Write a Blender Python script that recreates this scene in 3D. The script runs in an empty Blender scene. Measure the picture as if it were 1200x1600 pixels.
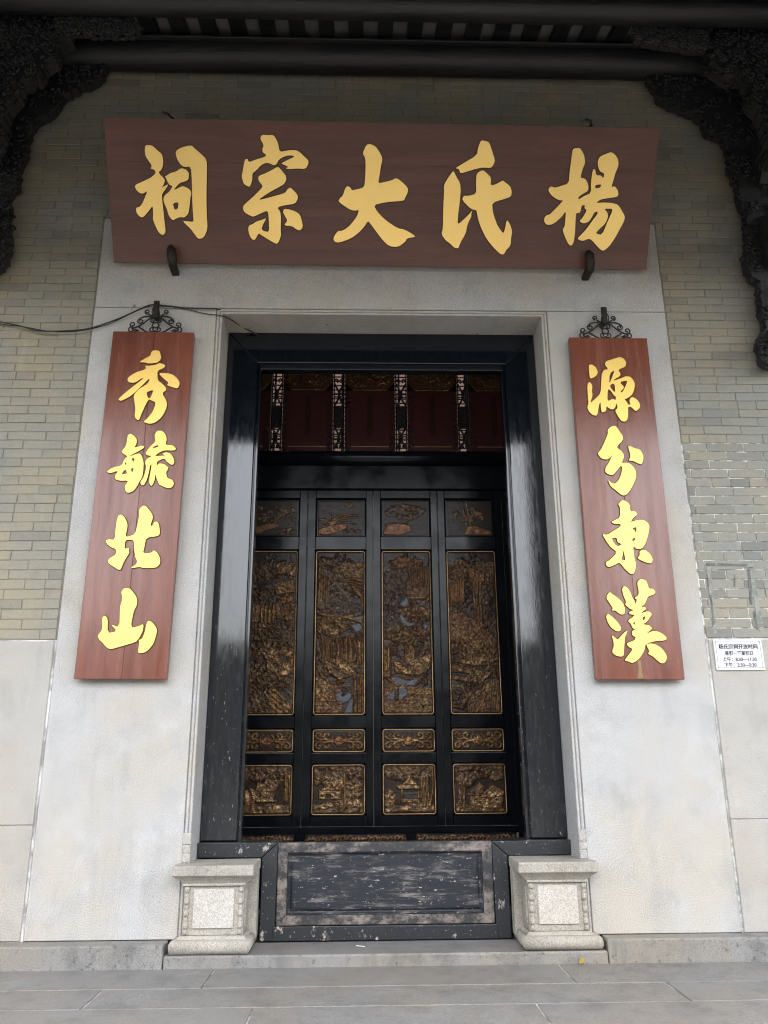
import bpy, bmesh, math, random
import numpy as np
from mathutils import Vector, Matrix
from mathutils.geometry import tessellate_polygon
random.seed(7); rng = np.random.RandomState(11)
S = bpy.context.scene
C = S.collection

# ------------------------------------------------------------------ camera
CAM = Vector((-0.1468, -5.1927, 1.1188)); PITCH, YAW, ROLL = 0.2989, 0.0284, -0.0065; FPX = 1250.0
_f = Vector((math.sin(YAW)*math.cos(PITCH), math.cos(YAW)*math.cos(PITCH), math.sin(PITCH)))
_r0 = Vector((math.cos(YAW), -math.sin(YAW), 0)); _u0 = _r0.cross(_f)
_r = _r0*math.cos(ROLL) + _u0*math.sin(ROLL); _u = -_r0*math.sin(ROLL) + _u0*math.cos(ROLL)
cd = bpy.data.cameras.new('camera'); cam = bpy.data.objects.new('camera', cd); C.objects.link(cam)
M = Matrix((_r, _u, -_f)).transposed().to_4x4(); M.translation = CAM
cam.matrix_world = M
cd.sensor_fit = 'VERTICAL'; cd.sensor_height = 32.0; cd.lens = 32.0*FPX/1600.0
cd.clip_start = 0.05; cd.clip_end = 2000
S.camera = cam

# ------------------------------------------------------------------ world, sun, exposure
W = bpy.data.worlds.new('World'); S.world = W; W.use_nodes = True
nt = W.node_tree; nt.nodes.clear()
sky = nt.nodes.new('ShaderNodeTexSky'); sky.sky_type = 'NISHITA'; sky.sun_disc = False
SUN_EL, SUN_AZ = math.radians(66), math.radians(170)
sky.sun_elevation = SUN_EL; sky.sun_rotation = SUN_AZ; sky.dust_density = 4.0; sky.air_density = 1.0
hs = nt.nodes.new('ShaderNodeHueSaturation'); hs.inputs['Saturation'].default_value = 0.30
bg = nt.nodes.new('ShaderNodeBackground'); bg.inputs['Strength'].default_value = 0.15
wo = nt.nodes.new('ShaderNodeOutputWorld')
nt.links.new(sky.outputs[0], hs.inputs['Color']); nt.links.new(hs.outputs[0], bg.inputs[0]); nt.links.new(bg.outputs[0], wo.inputs[0])
sl = bpy.data.lights.new('sun', 'SUN'); sl.energy = 0.6; sl.angle = math.radians(20); sl.color = (1, .96, .9)
so = bpy.data.objects.new('sun', sl); C.objects.link(so)
sd = Vector((math.sin(SUN_AZ)*math.cos(SUN_EL), math.cos(SUN_AZ)*math.cos(SUN_EL), math.sin(SUN_EL)))
so.rotation_euler = sd.to_track_quat('Z', 'Y').to_euler(); so.location = (0, 10, 20)
S.view_settings.view_transform = 'Standard'; S.view_settings.look = 'None'
S.view_settings.gamma = 1; S.view_settings.use_curve_mapping = False
S.view_settings.exposure = 2.95
S.cycles.filter_width = 1.1; S.cycles.max_bounces = 6; S.cycles.diffuse_bounces = 3; S.cycles.glossy_bounces = 3; S.cycles.transmission_bounces = 1; S.cycles.caustics_reflective = False; S.cycles.caustics_refractive = False

# ------------------------------------------------------------------ measuring: image point -> point on a wall plane
def ray(px, py): return _f + _r*((px-600)/FPX) + _u*((800-py)/FPX)
def at(px, py, Y=0.0):
    d = ray(px, py); return CAM + d*((Y-CAM.y)/d.y)
def on_plane(px, py, p0, n):
    d = ray(px, py); return CAM + d*((p0-CAM).dot(n)/d.dot(n))

# ------------------------------------------------------------------ helpers
def wloc(o):
    v = Vector((0, 0, 0))
    while o: v += o.location; o = o.parent
    return v
def tag(o, label=None, cat=None, group=None, kind=None):
    if label: o['label'] = label
    if cat: o['category'] = cat
    if group: o['group'] = group
    if kind: o['kind'] = kind
    return o
def thing(name, loc, label, cat, group=None):
    o = bpy.data.objects.new(name, None); C.objects.link(o); o.location = loc; o.empty_display_size = .1
    return tag(o, label, cat, group)
def obj(name, bm, mats, parent=None, smooth=False, origin=None):
    me = bpy.data.meshes.new(name)
    base = Vector((0, 0, 0)) if parent is None else wloc(parent)
    org = origin if origin is not None else base
    if isinstance(bm, bmesh.types.BMesh):
        bmesh.ops.recalc_face_normals(bm, faces=bm.faces)
        for v in bm.verts: v.co -= org
        bm.to_mesh(me); bm.free()
    else:
        v, f = bm[0], bm[1]
        me.from_pydata([tuple(Vector(p)-org) for p in v], [], f)
    for m in (mats if isinstance(mats, (list, tuple)) else [mats]): me.materials.append(m)
    if smooth:
        for p in me.polygons: p.use_smooth = True
    o = bpy.data.objects.new(name, me); C.objects.link(o)
    if parent: o.parent = parent
    o.location = org-base
    return o
def nb(): return bmesh.new()
def box(bm, x0, x1, y0, y1, z0, z1, bev=0.0, seg=1, mat=0):
    b = bmesh.new()
    vs = [b.verts.new(p) for p in ((x0,y0,z0),(x1,y0,z0),(x1,y1,z0),(x0,y1,z0),(x0,y0,z1),(x1,y0,z1),(x1,y1,z1),(x0,y1,z1))]
    for q in ((3,2,1,0),(4,5,6,7),(0,1,5,4),(1,2,6,5),(2,3,7,6),(3,0,4,7)): b.faces.new([vs[i] for i in q])
    if bev: bmesh.ops.bevel(b, geom=b.edges[:], offset=bev, segments=seg, profile=.5, affect='EDGES')
    for f in b.faces: f.material_index = mat
    merge(bm, b)
    return bm
def merge(bm, b):
    me = bpy.data.meshes.new('tmp'); b.to_mesh(me); b.free(); bm.from_mesh(me); bpy.data.meshes.remove(me)
def loft(bm, rings, closed=True, caps=True):
    rs = [[bm.verts.new(p) for p in r] for r in rings]
    n = len(rs[0])
    for a, b in zip(rs, rs[1:]):
        for i in range(n if closed else n-1):
            j = (i+1) % n; bm.faces.new((a[i], a[j], b[j], b[i]))
    if caps and closed:
        bm.faces.new(rs[0][::-1]); bm.faces.new(rs[-1])
def tube(bm, pts, r, n=6):
    pts = [Vector(p) for p in pts]; rings = []
    for i, p in enumerate(pts):
        a = pts[max(i-1, 0)]; b = pts[min(i+1, len(pts)-1)]
        t = (b-a).normalized() if (b-a).length > 1e-9 else Vector((1, 0, 0))
        ref = Vector((0, 1, 0)) if abs(t.y) < .9 else Vector((1, 0, 0))
        s = t.cross(ref).normalized(); q = s.cross(t)
        rr = r[i] if isinstance(r, (list, tuple)) else r
        rings.append([p + s*math.cos(k*2*math.pi/n)*rr + q*math.sin(k*2*math.pi/n)*rr for k in range(n)])
    loft(bm, rings)
def lathe(bm, cx, cy, prof, n=14):   # prof: (r, z)
    loft(bm, [[(cx+r*math.cos(k*2*math.pi/n), cy+r*math.sin(k*2*math.pi/n), z) for k in range(n)] for r, z in prof])
def prism(bm, polys, to3, thick, matf=0, mats=0, flare=0.0):
    """polys: [outer, hole, ...] 2-D; to3(x, y, h) -> 3-D point; side walls mats, front face matf"""
    vv = []
    for p in polys: vv += p
    tris = tessellate_polygon([[Vector((x, y, 0)) for x, y in p] for p in polys])
    F_ = [bm.verts.new(to3(x, y, thick)) for x, y in vv]; bb = vv
    if flare:
        bb = []
        for pi, p in enumerate(polys):
            A2 = sum(p[i-1][0]*p[i][1]-p[i][0]*p[i-1][1] for i in range(len(p))); sg_ = (1 if A2 > 0 else -1)*(1 if pi == 0 else -1)
            for i in range(len(p)):
                (ax, ay), (bx, by) = p[i-1], p[(i+1) % len(p)]; L = math.hypot(bx-ax, by-ay) or 1
                bb.append((p[i][0]+sg_*(by-ay)/L*flare, p[i][1]-sg_*(bx-ax)/L*flare))
    B_ = [bm.verts.new(to3(x, y, 0)) for x, y in bb]
    for t in tris:
        try: f = bm.faces.new([F_[i] for i in t]); f.material_index = matf
        except ValueError: pass
    k = 0
    for p in polys:
        n = len(p)
        for i in range(n):
            j = (i+1) % n
            try: f = bm.faces.new((F_[k+i], F_[k+j], B_[k+j], B_[k+i])); f.material_index = mats
            except ValueError: pass
        k += n
def chaikin(p, r=.22):
    o = []
    for i in range(len(p)):
        a, b = p[i], p[(i+1) % len(p)]
        o.append((a[0]*(1-r)+b[0]*r, a[1]*(1-r)+b[1]*r)); o.append((a[0]*r+b[0]*(1-r), a[1]*r+b[1]*(1-r)))
    return o
def mitre_frame(bm, corners, w_in, y, prof):
    """closed rectangular moulding; prof: (inset, dy) steps; corners x0,x1,z0,z1"""
    x0, x1, z0, z1 = corners
    rings = []
    for ins, dy in prof:
        rings.append([(x0+ins, y+dy, z0+ins), (x1-ins, y+dy, z0+ins), (x1-ins, y+dy, z1-ins), (x0+ins, y+dy, z1-ins)])
    loft(bm, rings, True, False)

# ------------------------------------------------------------------ materials
class NT:
    def __init__(s, name):
        s.m = bpy.data.materials.new(name); s.m.use_nodes = True; s.t = s.m.node_tree
        s.b = s.t.nodes['Principled BSDF']; s.pos = s.n('ShaderNodeNewGeometry').outputs['Position']
    def n(s, t, **k):
        x = s.t.nodes.new(t)
        for a, v in k.items(): setattr(x, a, v)
        return x
    def set(s, inp, v):
        if isinstance(v, bpy.types.NodeSocket): s.t.links.new(v, inp)
        else: inp.default_value = v
    def mapv(s, scale, loc=(0, 0, 0)):
        m = s.n('ShaderNodeMapping'); m.inputs['Scale'].default_value = scale; m.inputs['Location'].default_value = loc
        s.set(m.inputs[0], s.pos); return m.outputs[0]
    def noise(s, scale, detail=3, rough=.55, vec=None, dist=0):
        x = s.n('ShaderNodeTexNoise'); x.inputs['Scale'].default_value = scale; x.inputs['Detail'].default_value = detail
        x.inputs['Roughness'].default_value = rough; x.inputs['Distortion'].default_value = dist
        s.set(x.inputs['Vector'], vec if vec is not None else s.pos); return x.outputs['Fac']
    def ramp(s, fac, a, b, lo=0., hi=1.):
        x = s.n('ShaderNodeMapRange'); x.interpolation_type = 'SMOOTHSTEP'
        s.set(x.inputs[0], fac); x.inputs[1].default_value = a; x.inputs[2].default_value = b; x.inputs[3].default_value = lo; x.inputs[4].default_value = hi
        return x.outputs[0]
    def math(s, op, a, b=0.):
        x = s.n('ShaderNodeMath', operation=op); s.set(x.inputs[0], a); s.set(x.inputs[1], b); return x.outputs[0]
    def mix(s, f, a, b, mode='MIX'):
        x = s.n('ShaderNodeMix', data_type='RGBA', blend_type=mode)
        s.set(x.inputs[0], f)
        for i, v in ((6, a), (7, b)): s.set(x.inputs[i], v if isinstance(v, bpy.types.NodeSocket) else (*v, 1))
        return x.outputs[2]
    def axis(s, k):
        x = s.n('ShaderNodeSeparateXYZ'); s.set(x.inputs[0], s.pos); return x.outputs[k]
    def bump(s, h, strength=.3, dist=.01):
        x = s.n('ShaderNodeBump'); x.inputs['Strength'].default_value = strength; x.inputs['Distance'].default_value = dist
        s.set(x.inputs['Height'], h); s.t.links.new(x.outputs[0], s.b.inputs['Normal'])
    def done(s, col, rough=.6, metal=0., spec=None):
        s.set(s.b.inputs['Base Color'], col if isinstance(col, bpy.types.NodeSocket) else (*col, 1))
        s.set(s.b.inputs['Roughness'], rough); s.set(s.b.inputs['Metallic'], metal)
        if spec is not None: s.b.inputs['Specular IOR Level'].default_value = spec
        return s.m
    def objrand(s): return s.n('ShaderNodeObjectInfo').outputs['Random']

def granite(name, base, warm, dark, stain=.5, fleck=.5, coarse=75):
    k = NT(name)
    big = k.noise(1.1, 5, .65); mid = k.noise(4., 5, .68); fine = k.noise(190, 2, .6); fl = k.noise(coarse, 3, .6)
    c = k.mix(k.ramp(big, .40, .62, 0, stain), base, warm)
    c = k.mix(k.ramp(mid, .46, .72, 0, .55*stain+.1), c, dark)
    streak = k.noise(3.4, 5, .68, k.mapv((2.4, 2.4, .3), (3, 1, 7)))
    c = k.mix(k.ramp(streak, .52, .72, 0, .45*stain), c, dark)
    c = k.mix(k.ramp(k.noise(2.3, 5, .7, k.mapv((1, 1, 1), (9, 4, 2))), .54, .68, 0, .5*stain), c, k.mix(1., base, (1.22, 1.24, 1.27), 'MULTIPLY'))
    c = k.mix(k.ramp(fine, .35, .65, .0, 1.), k.mix(1., c, (.76, .76, .76), 'MULTIPLY'), k.mix(1., c, (1.26, 1.26, 1.26), 'MULTIPLY'))
    c = k.mix(k.ramp(fl, .58, .70, 0, fleck), c, k.mix(1., c, (.5, .5, .5), 'MULTIPLY'))
    c = k.mix(k.ramp(k.noise(13., 2, .5, k.mapv((1, 1, .55))), .735, .76, 0, .7), c, (.12, .11, .10))
    c = k.mix(k.ramp(k.noise(7., 3, .6, k.mapv((5, 5, .9), (2, 5, 3)), .8), .715, .74, 0, .45), c, k.mix(1., dark, (.6, .6, .6), 'MULTIPLY'))
    k.bump(k.math('ADD', k.math('MULTIPLY', fine, .6), fl), .25, .005)
    return k.done(c, .78)
MT = {}
MT['granite'] = granite('pale_granite', (.42, .415, .405), (.425, .385, .315), (.30, .298, .29), .75, .75, 95)
MT['granite_dado'] = granite('weathered_granite', (.385, .37, .34), (.37, .33, .275), (.26, .25, .235), .6, .8, 95)
MT['granite_plinth'] = granite('plinth_granite', (.215, .210, .198), (.225, .205, .17), (.085, .083, .080), 1., .9, 40)
MT['granite_pedestal'] = granite('carved_pedestal_stone', (.36, .335, .29), (.31, .28, .225), (.18, .168, .145), .8, .7)
MT['pedestal_panel'] = granite('pale_pedestal_panel', (.45, .425, .385), (.41, .365, .295), (.35, .33, .295), .5, .08)
MT['paving'] = granite('grey_paving', (.180, .176, .169), (.19, .174, .152), (.105, .103, .099), 1., .6, 60)
MT['ground'] = granite('open_ground', (.088, .087, .083), (.10, .09, .075), (.065, .065, .06), .5, .4)

def brickmat(name, base, warm, cool, dark):
    k = NT(name); r = k.objrand()
    n1 = k.noise(1.3, 4, .6); n2 = k.noise(9, 4, .65); n3 = k.noise(60, 3)
    c = k.mix(k.ramp(n1, .38, .62), cool, warm)
    c = k.mix(k.ramp(r, 0, 1, 0, .55), c, base)
    w = k.n('ShaderNodeTexWhiteNoise', noise_dimensions='1D'); k.set(w.inputs['W'], r)
    c = k.mix(k.ramp(w.outputs['Value'], .72, 1, 0, .55), c, dark)
    c = k.mix(k.ramp(n2, .5, .8, 0, .45), c, k.mix(1., c, (.70, .70, .70), 'MULTIPLY'))
    streak = k.noise(16, 3, .6, k.mapv((1, 1, .12)))
    c = k.mix(k.ramp(streak, .60, .75, 0, .32), c, k.mix(1., c, (1.35, 1.35, 1.35), 'MULTIPLY'))
    c = k.mix(k.ramp(n3, .35, .7, 0, .35), c, k.mix(1., c, (1.2, 1.2, 1.2), 'MULTIPLY'))
    k.bump(k.math('ADD', n2, n3), .5, .006)
    return k.done(c, .85)
MT['brick'] = brickmat('olive_grey_brick', (.262, .246, .196), (.305, .265, .182), (.230, .233, .206), (.165, .162, .145))
MT['brick_patch'] = brickmat('repaired_grey_brick', (.255, .248, .215), (.285, .26, .20), (.225, .232, .21), (.13, .132, .126))
k = NT('dark_mortar'); MT['mortar'] = k.done(k.mix(k.noise(20), (.15, .135, .105), (.29, .265, .215)), .95)
k = NT('white_mortar'); MT['mortar_white'] = k.done(k.mix(k.ramp(k.noise(18, 4), .42, .58), (.22, .215, .19), (.66, .655, .63)), .95)
k = NT('white_joint'); MT['joint'] = k.done(k.mix(k.ramp(k.noise(5, 5, .7), .40, .62), (.27, .262, .25), (.66, .655, .64)), .9)
k = NT('paving_joint'); MT['pave_joint'] = k.done(k.mix(k.ramp(k.noise(3., 5, .7), .43, .58), (.16, .157, .15), (.52, .51, .49)), .9)

# black lacquer, worn near the ground
k = NT('black_lacquer')
z = k.axis(2); streaks = k.noise(30, 5, .7, k.mapv((1.6, 1.6, .35))); sc = k.noise(55, 4, .7, k.mapv((1.2, 1.2, .4)))
low = k.ramp(z, .9, 2.3, 1, 0)
wear = k.math('MULTIPLY', k.ramp(streaks, .44, .70), k.math('MULTIPLY', low, .13))
chips = k.math('MULTIPLY', k.ramp(sc, .655, .68), k.ramp(z, .2, 2.9, .9, .0))
c = k.mix(wear, (.004, .006, .009), (.16, .16, .155)); c = k.mix(chips, c, (.42, .38, .34))
rg = k.math('ADD', k.math('ADD', k.ramp(k.noise(40, 3, .6, k.mapv((1, 1, .2))), .35, .7, .06, .12), k.math('MULTIPLY', k.ramp(z, .7, 1.9, 1, 0), .12)), k.math('MULTIPLY', chips, .4))
k.bump(k.math('ADD', k.noise(90, 3, .6, k.mapv((1, 1, .25))), k.math('MULTIPLY', sc, .6)), .035, .002)
MT['lacquer'] = k.done(c, rg); k.b.inputs['IOR'].default_value = 1.62
k = NT('screen_lacquer'); 
k.bump(k.noise(7, 2, .5, k.mapv((2, 2, .3))), .03, .006)
MT['screen_lacquer'] = k.done(k.mix(k.ramp(k.noise(40, 4, .7), .66, .7, 0, .35), (.004, .005, .007), (.09, .085, .08)), k.ramp(k.noise(6, 3), .3, .7, .12, .26)); k.b.inputs['IOR'].default_value = 1.26
k = NT('worn_threshold_paint')
h1 = k.noise(16, 6, .72, k.mapv((.35, 1, 2.6))); h2 = k.noise(5, 4, .6); h3 = k.noise(60, 4, .75, k.mapv((.5, 1, 1.4)))
f1 = k.math('MULTIPLY', k.ramp(h1, .49, .68), k.ramp(h2, .35, .62, .2, 1.)); f2 = k.ramp(h3, .63, .67)
c = k.mix(f1, (.016, .019, .024), (.19, .172, .16)); c = k.mix(k.math('MULTIPLY', f2, .9), c, (.50, .46, .43))
k.bump(k.math('ADD', h1, h3), .25, .004)
MT['threshold_field'] = k.done(c, .55, 0., .3)
k = NT('stripped_threshold_wood')
h1 = k.noise(11, 6, .75, k.mapv((.8, 1, 1.2))); h3 = k.noise(70, 4, .7)
c = k.mix(k.ramp(h1, .46, .68), (.026, .026, .027), (.24, .20, .175)); c = k.mix(k.ramp(h3, .56, .70, 0, .7), c, (.06, .055, .05))
k.bump(k.math('ADD', h1, h3), .25, .004); MT['threshold_frame'] = k.done(c, .7)
k = NT('flaking_black_paint')
h1 = k.noise(13, 6, .7, k.mapv((1.3, 1, .8))); h3 = k.noise(80, 3, .7)
c = k.mix(k.ramp(h1, .60, .66), (.012, .014, .017), (.38, .33, .29)); c = k.mix(k.ramp(h3, .67, .70, 0, .7), c, (.6, .57, .53))
k.bump(k.math('ADD', h1, k.math('MULTIPLY', h3, .3)), .35, .005); MT['flaking'] = k.done(c, .45)

def boardmat(name, a, b, d, scale, r0, r1):
    k = NT(name)
    g = k.noise(3.2, 6, .65, k.mapv(scale), .6); g2 = k.noise(34, 5, .7, k.mapv(scale)); bl = k.noise(2.1, 4, .6)
    c = k.mix(k.ramp(g, .3, .7), a, b); c = k.mix(k.ramp(g2, .5, .75, 0, .55), c, d)
    c = k.mix(k.ramp(bl, .52, .8, 0, .4), c, d)
    k.bump(g2, .12, .003)
    return k.done(c, k.ramp(k.noise(5, 4, .6, k.mapv(scale)), .3, .7, r0, r1))
MT['board_v'] = boardmat('red_brown_stained_board', (.145, .045, .027), (.205, .068, .040), (.065, .026, .020), (4, 1, .35), .14, .30)
MT['board_h'] = boardmat('dark_red_name_board', (.098, .039, .028), (.140, .058, .040), (.045, .019, .015), (.35, 1, 4), .35, .5)
k = NT('gold_paint'); MT['gold'] = k.done(k.mix(k.noise(12, 3), (1., .67, .205), (1., .72, .26)), .34, .8)
k = NT('pale_gold_paint'); MT['gold2'] = k.done(k.mix(k.noise(12, 3), (.90, .59, .125), (.95, .66, .19)), .40, .35)
k = NT('letter_edge'); MT['edge'] = k.done((.10, .045, .012), .6)
k = NT('wrought_iron'); MT['iron'] = k.done(k.mix(k.ramp(k.noise(60, 4), .5, .7), (.018, .016, .015), (.06, .038, .026)), .55, .4)
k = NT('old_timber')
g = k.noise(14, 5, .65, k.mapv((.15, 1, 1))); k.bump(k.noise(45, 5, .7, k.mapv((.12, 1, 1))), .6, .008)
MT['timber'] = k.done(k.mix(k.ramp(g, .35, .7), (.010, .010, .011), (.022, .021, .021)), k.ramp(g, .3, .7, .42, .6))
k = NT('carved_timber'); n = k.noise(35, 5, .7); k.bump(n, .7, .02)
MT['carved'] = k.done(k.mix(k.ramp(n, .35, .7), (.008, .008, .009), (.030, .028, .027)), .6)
k = NT('pale_tile_underside'); MT['tile'] = k.done(k.mix(k.noise(8, 3), (.19, .19, .185), (.25, .25, .24)), .9)
k = NT('clay_roof_tile'); MT['rooftile'] = k.done(k.mix(k.noise(8, 3), (.12, .115, .11), (.2, .19, .175)), .9)
k = NT('plain_wall'); MT['plaster'] = k.done(k.mix(k.noise(3, 4), (.20, .19, .165), (.27, .255, .22)), .9)
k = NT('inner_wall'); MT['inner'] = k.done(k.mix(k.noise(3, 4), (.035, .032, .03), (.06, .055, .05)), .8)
k = NT('pinkish_board'); MT['pinkboard'] = k.done(k.mix(k.noise(9, 4), (.042, .024, .019), (.07, .043, .034)), .9, 0., .05)
k = NT('plaque_red'); MT['plaque'] = k.done(k.mix(k.noise(16, 3), (.055, .010, .012), (.085, .016, .016)), .6)
k = NT('sign_white'); MT['signwhite'] = k.done((.62, .62, .63), .45)
k = NT('sign_ink'); MT['ink'] = k.done((.03, .03, .035), .6)
k = NT('sign_grey'); MT['signgrey'] = k.done((.22, .22, .23), .6)
k = NT('grey_paint_mark'); MT['mark'] = k.done(k.mix(k.ramp(k.noise(20, 5, .7), .45, .6), (.15, .155, .145), (.10, .105, .098)), .9)
k = NT('chalky_mark'); MT['chalk'] = k.done(k.mix(k.ramp(k.noise(22, 5, .7), .40, .58), (.20, .205, .185), (.29, .30, .275)), .9)
k = NT('cable_black'); MT['cable'] = k.done((.018, .014, .012), .5)
k = NT('yellow_leaf'); MT['leaf'] = k.done(k.mix(k.noise(40), (.62, .47, .10), (.5, .30, .06)), .7)
k = NT('paper'); MT['paper'] = k.done((.75, .75, .73), .8)
# gilded relief: the gilding is an attribute of the carving (channels for gold, blue-grey and red-brown over near-black)
k = NT('gilded_carving')
a = k.n('ShaderNodeAttribute', attribute_name='gild'); k.pos = k.mapv((1, 1, 1)); sp = k.n('ShaderNodeSeparateColor'); k.set(sp.inputs[0], a.outputs['Color'])
n = k.noise(45, 4, .7); n2 = k.noise(7, 3)
gold = k.mix(k.ramp(n2, .35, .65), (.22, .118, .052), (.38, .24, .112)); gold = k.mix(k.ramp(n, .42, .64, 0, .92), gold, (.05, .024, .013))
c = k.mix(sp.outputs[0], (.014, .010, .009), gold); c = k.mix(sp.outputs[1], c, (.085, .092, .105)); c = k.mix(sp.outputs[2], c, (.17, .075, .038))
MT['gilt'] = k.done(c, k.ramp(n, .3, .7, .26, .42), k.math('MULTIPLY', sp.outputs[0], .55), .18)
k = NT('gold_line'); MT['goldline'] = k.done(k.mix(k.noise(40, 3), (.40, .24, .10), (.58, .40, .20)), .42, .5)

def proj(p):
    d = Vector(p)-CAM; z = d.dot(_f)
    if z < .05: return (-9e3, -9e3)
    return (600+FPX*d.dot(_r)/z, 800-FPX*d.dot(_u)/z)
def inframe(p, m=15):
    x, y = proj(p); return -m < x < 1200+m and -m < y < 1600+m
def pbox(bm, poly, y0, y1, bev=0.0, mat=0):
    """polygon in (x, z) extruded from y0 to y1, edges bevelled"""
    b = bmesh.new()
    A = [b.verts.new((x, y0, z)) for x, z in poly]; B = [b.verts.new((x, y1, z)) for x, z in poly]
    b.faces.new(A); b.faces.new(B[::-1]); n = len(poly)
    for i in range(n): b.faces.new((A[i], B[i], B[(i+1) % n], A[(i+1) % n]))
    bmesh.ops.recalc_face_normals(b, faces=b.faces)
    if bev: bmesh.ops.bevel(b, geom=b.edges[:], offset=bev, segments=2, profile=.5, affect='EDGES')
    for f in b.faces: f.material_index = mat
    merge(bm, b); return bm
def pxz(pts, Y): return [(at(x, y, Y).x, at(x, y, Y).z) for x, y in pts]
def rough_edges(bm, amp, seed=0):
    r = random.Random(seed)
    for v in bm.verts: v.co += Vector((r.uniform(-amp, amp), r.uniform(-amp, amp)*.6, r.uniform(-amp, amp)))

# ================================================================== GROUND
g = nb(); box(g, -40, 40, -60, -4.9, -.3, -.004)
tag(obj('ground', g, MT['ground']), kind='structure')
pav = nb(); box(pav, -6, 6, -4.9, .6, -.25, -.006)
pave = tag(obj('pavement', pav, MT['pave_joint']), kind='structure')
rows = [(-.133, -.530), (-.538, -.874), (-.882, -1.225)]
y = -1.233
while y > -4.8: rows.append((y, max(y-.40, -4.9))); y -= .408
joints = [[-2.75, -.967, .970, 2.9], [-3.3, -1.468, 1.435, 3.2], [-2.4, -.657, .687, 2.2]]
for i, (ya, yb) in enumerate(rows):
    js = joints[i] if i < 3 else [-3.1+random.uniform(-.6, .6), -1.2+random.uniform(-.5, .5), .8+random.uniform(-.5, .5), 2.7+random.uniform(-.4, .4)]
    js = [-6]+js+[6]
    for a, b in zip(js, js[1:]):
        bm = nb(); box(bm, a+.004, b-.004, yb, ya, -.06, random.uniform(-.002, .001), .003)
        sk = random.uniform(-.0035, .0035)
        for v in bm.verts: v.co.y += sk*(v.co.x-(a+b)/2)
        obj('paving_slab', bm, MT['paving'], pave, origin=Vector(((a+b)/2, (ya+yb)/2, 0)))
# plinth along the wall foot: higher at the sides, a low step in the middle
pl = nb(); box(pl, -6, 6, -.10, .40, -.05, .02)
plinth = tag(obj('plinth', pl, MT['joint']), kind='structure')
for a, b, z1, yf in ((-6, -3.1, .12, -.135), (-3.1, -1.262, .12, -.137), (1.262, 3.0, .12, -.133), (3.0, 6, .12, -.135)):
    bm = nb(); box(bm, a+.0005, b-.0005, yf, .0 if abs(a+b) > 2 else .2, -.03, z1+.0015, .010, 2); rough_edges(bm, .003, int(a*10))
    obj('kerb_stone', bm, MT['granite_plinth'], plinth, origin=Vector(((a+b)/2, -.07, 0)))
bm = nb(); box(bm, -1.259, 1.259, -.131, .205, -.03, .064, .012, 2); rough_edges(bm, .003, 5)
bm.normal_update()
for f in bm.faces: f.material_index = 1 if f.normal.z > .8 else 0
obj('step_slab', bm, [MT['granite_plinth'], MT['paving']], plinth, origin=Vector((0, 0, 0)))

# ================================================================== BRICK WALLS
BL, BH, YF = .265, .0655, .012
wl = thing('brick_wall', (-2.9, 0, .12), 'olive grey brick wall above granite slabs, left of the stone doorway', 'wall')
wr = thing('brick_wall', (2.9, 0, .12), 'patched brick wall with white mortar, right of the stone doorway', 'wall')
wt = thing('brick_wall', (0, 0, 5.05), 'dark shaded band of brick above the big horizontal name board', 'wall')
for wlx, x0, x1, z0, z1, m in ((wl, -4.6, -2.104, 1.86, 6.75, 'mortar'), (wr, 2.104, 4.6, 3.25, 6.75, 'mortar'), (wr, 2.104, 4.6, 1.86, 3.247, 'mortar_white'), (wt, -2.101, 2.101, 5.05, 6.75, 'mortar')):
    bm = nb(); box(bm, x0, x1, YF+.004, .34, z0, z1); obj('mortar_bed', bm, MT[m], wlx)
variants = []
for vi in range(5):
    bm = nb(); box(bm, -.5, .5, -.5, .5, -.5, .5)
    r = random.Random(vi+3)
    bmesh.ops.scale(bm, verts=bm.verts, vec=(BL-.005, .05, BH-.0045))
    bmesh.ops.bevel(bm, geom=bm.edges[:], offset=.003, segments=1, affect='EDGES')
    for v in bm.verts: v.co += Vector((r.uniform(-.0026, .0026), r.uniform(-.0015, .0015), r.uniform(-.0022, .0022)))
    me = bpy.data.meshes.new('brick'); bm.to_mesh(me); bm.free(); me.materials.append(MT['brick']); variants.append(me)
patch_variants = []
for me in variants:
    m2 = me.copy(); m2.materials.clear(); m2.materials.append(MT['brick_patch']); patch_variants.append(m2)
rest = {}
bricks = []
ncr = int((6.75-1.86)/BH)
for ci in range(ncr):
    zc = 1.862+BH*(ci+.5); off = (ci % 2)*BL/2+random.uniform(-.012, .012)
    x = -4.6-off
    while x < 4.6:
        a, b = x, x+BL; x = b
        segs = [(a, b)] if random.random() > .08 else [(a, (a+b)/2), ((a+b)/2, b)]
        for a, b in segs:
            lim = 2.113
            if zc < 5.05+BH*.4:      # doorway surround interrupts the bond
                if a > -lim and b < lim: continue
                if a < -lim < b: b = -lim
                if a < lim < b: a = lim
            if b-a < .03: continue
            bricks.append((a, b, zc))
def score(t):
    return inframe(((t[0]+t[1])/2, YF, t[2]))
cnt = {}
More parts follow.
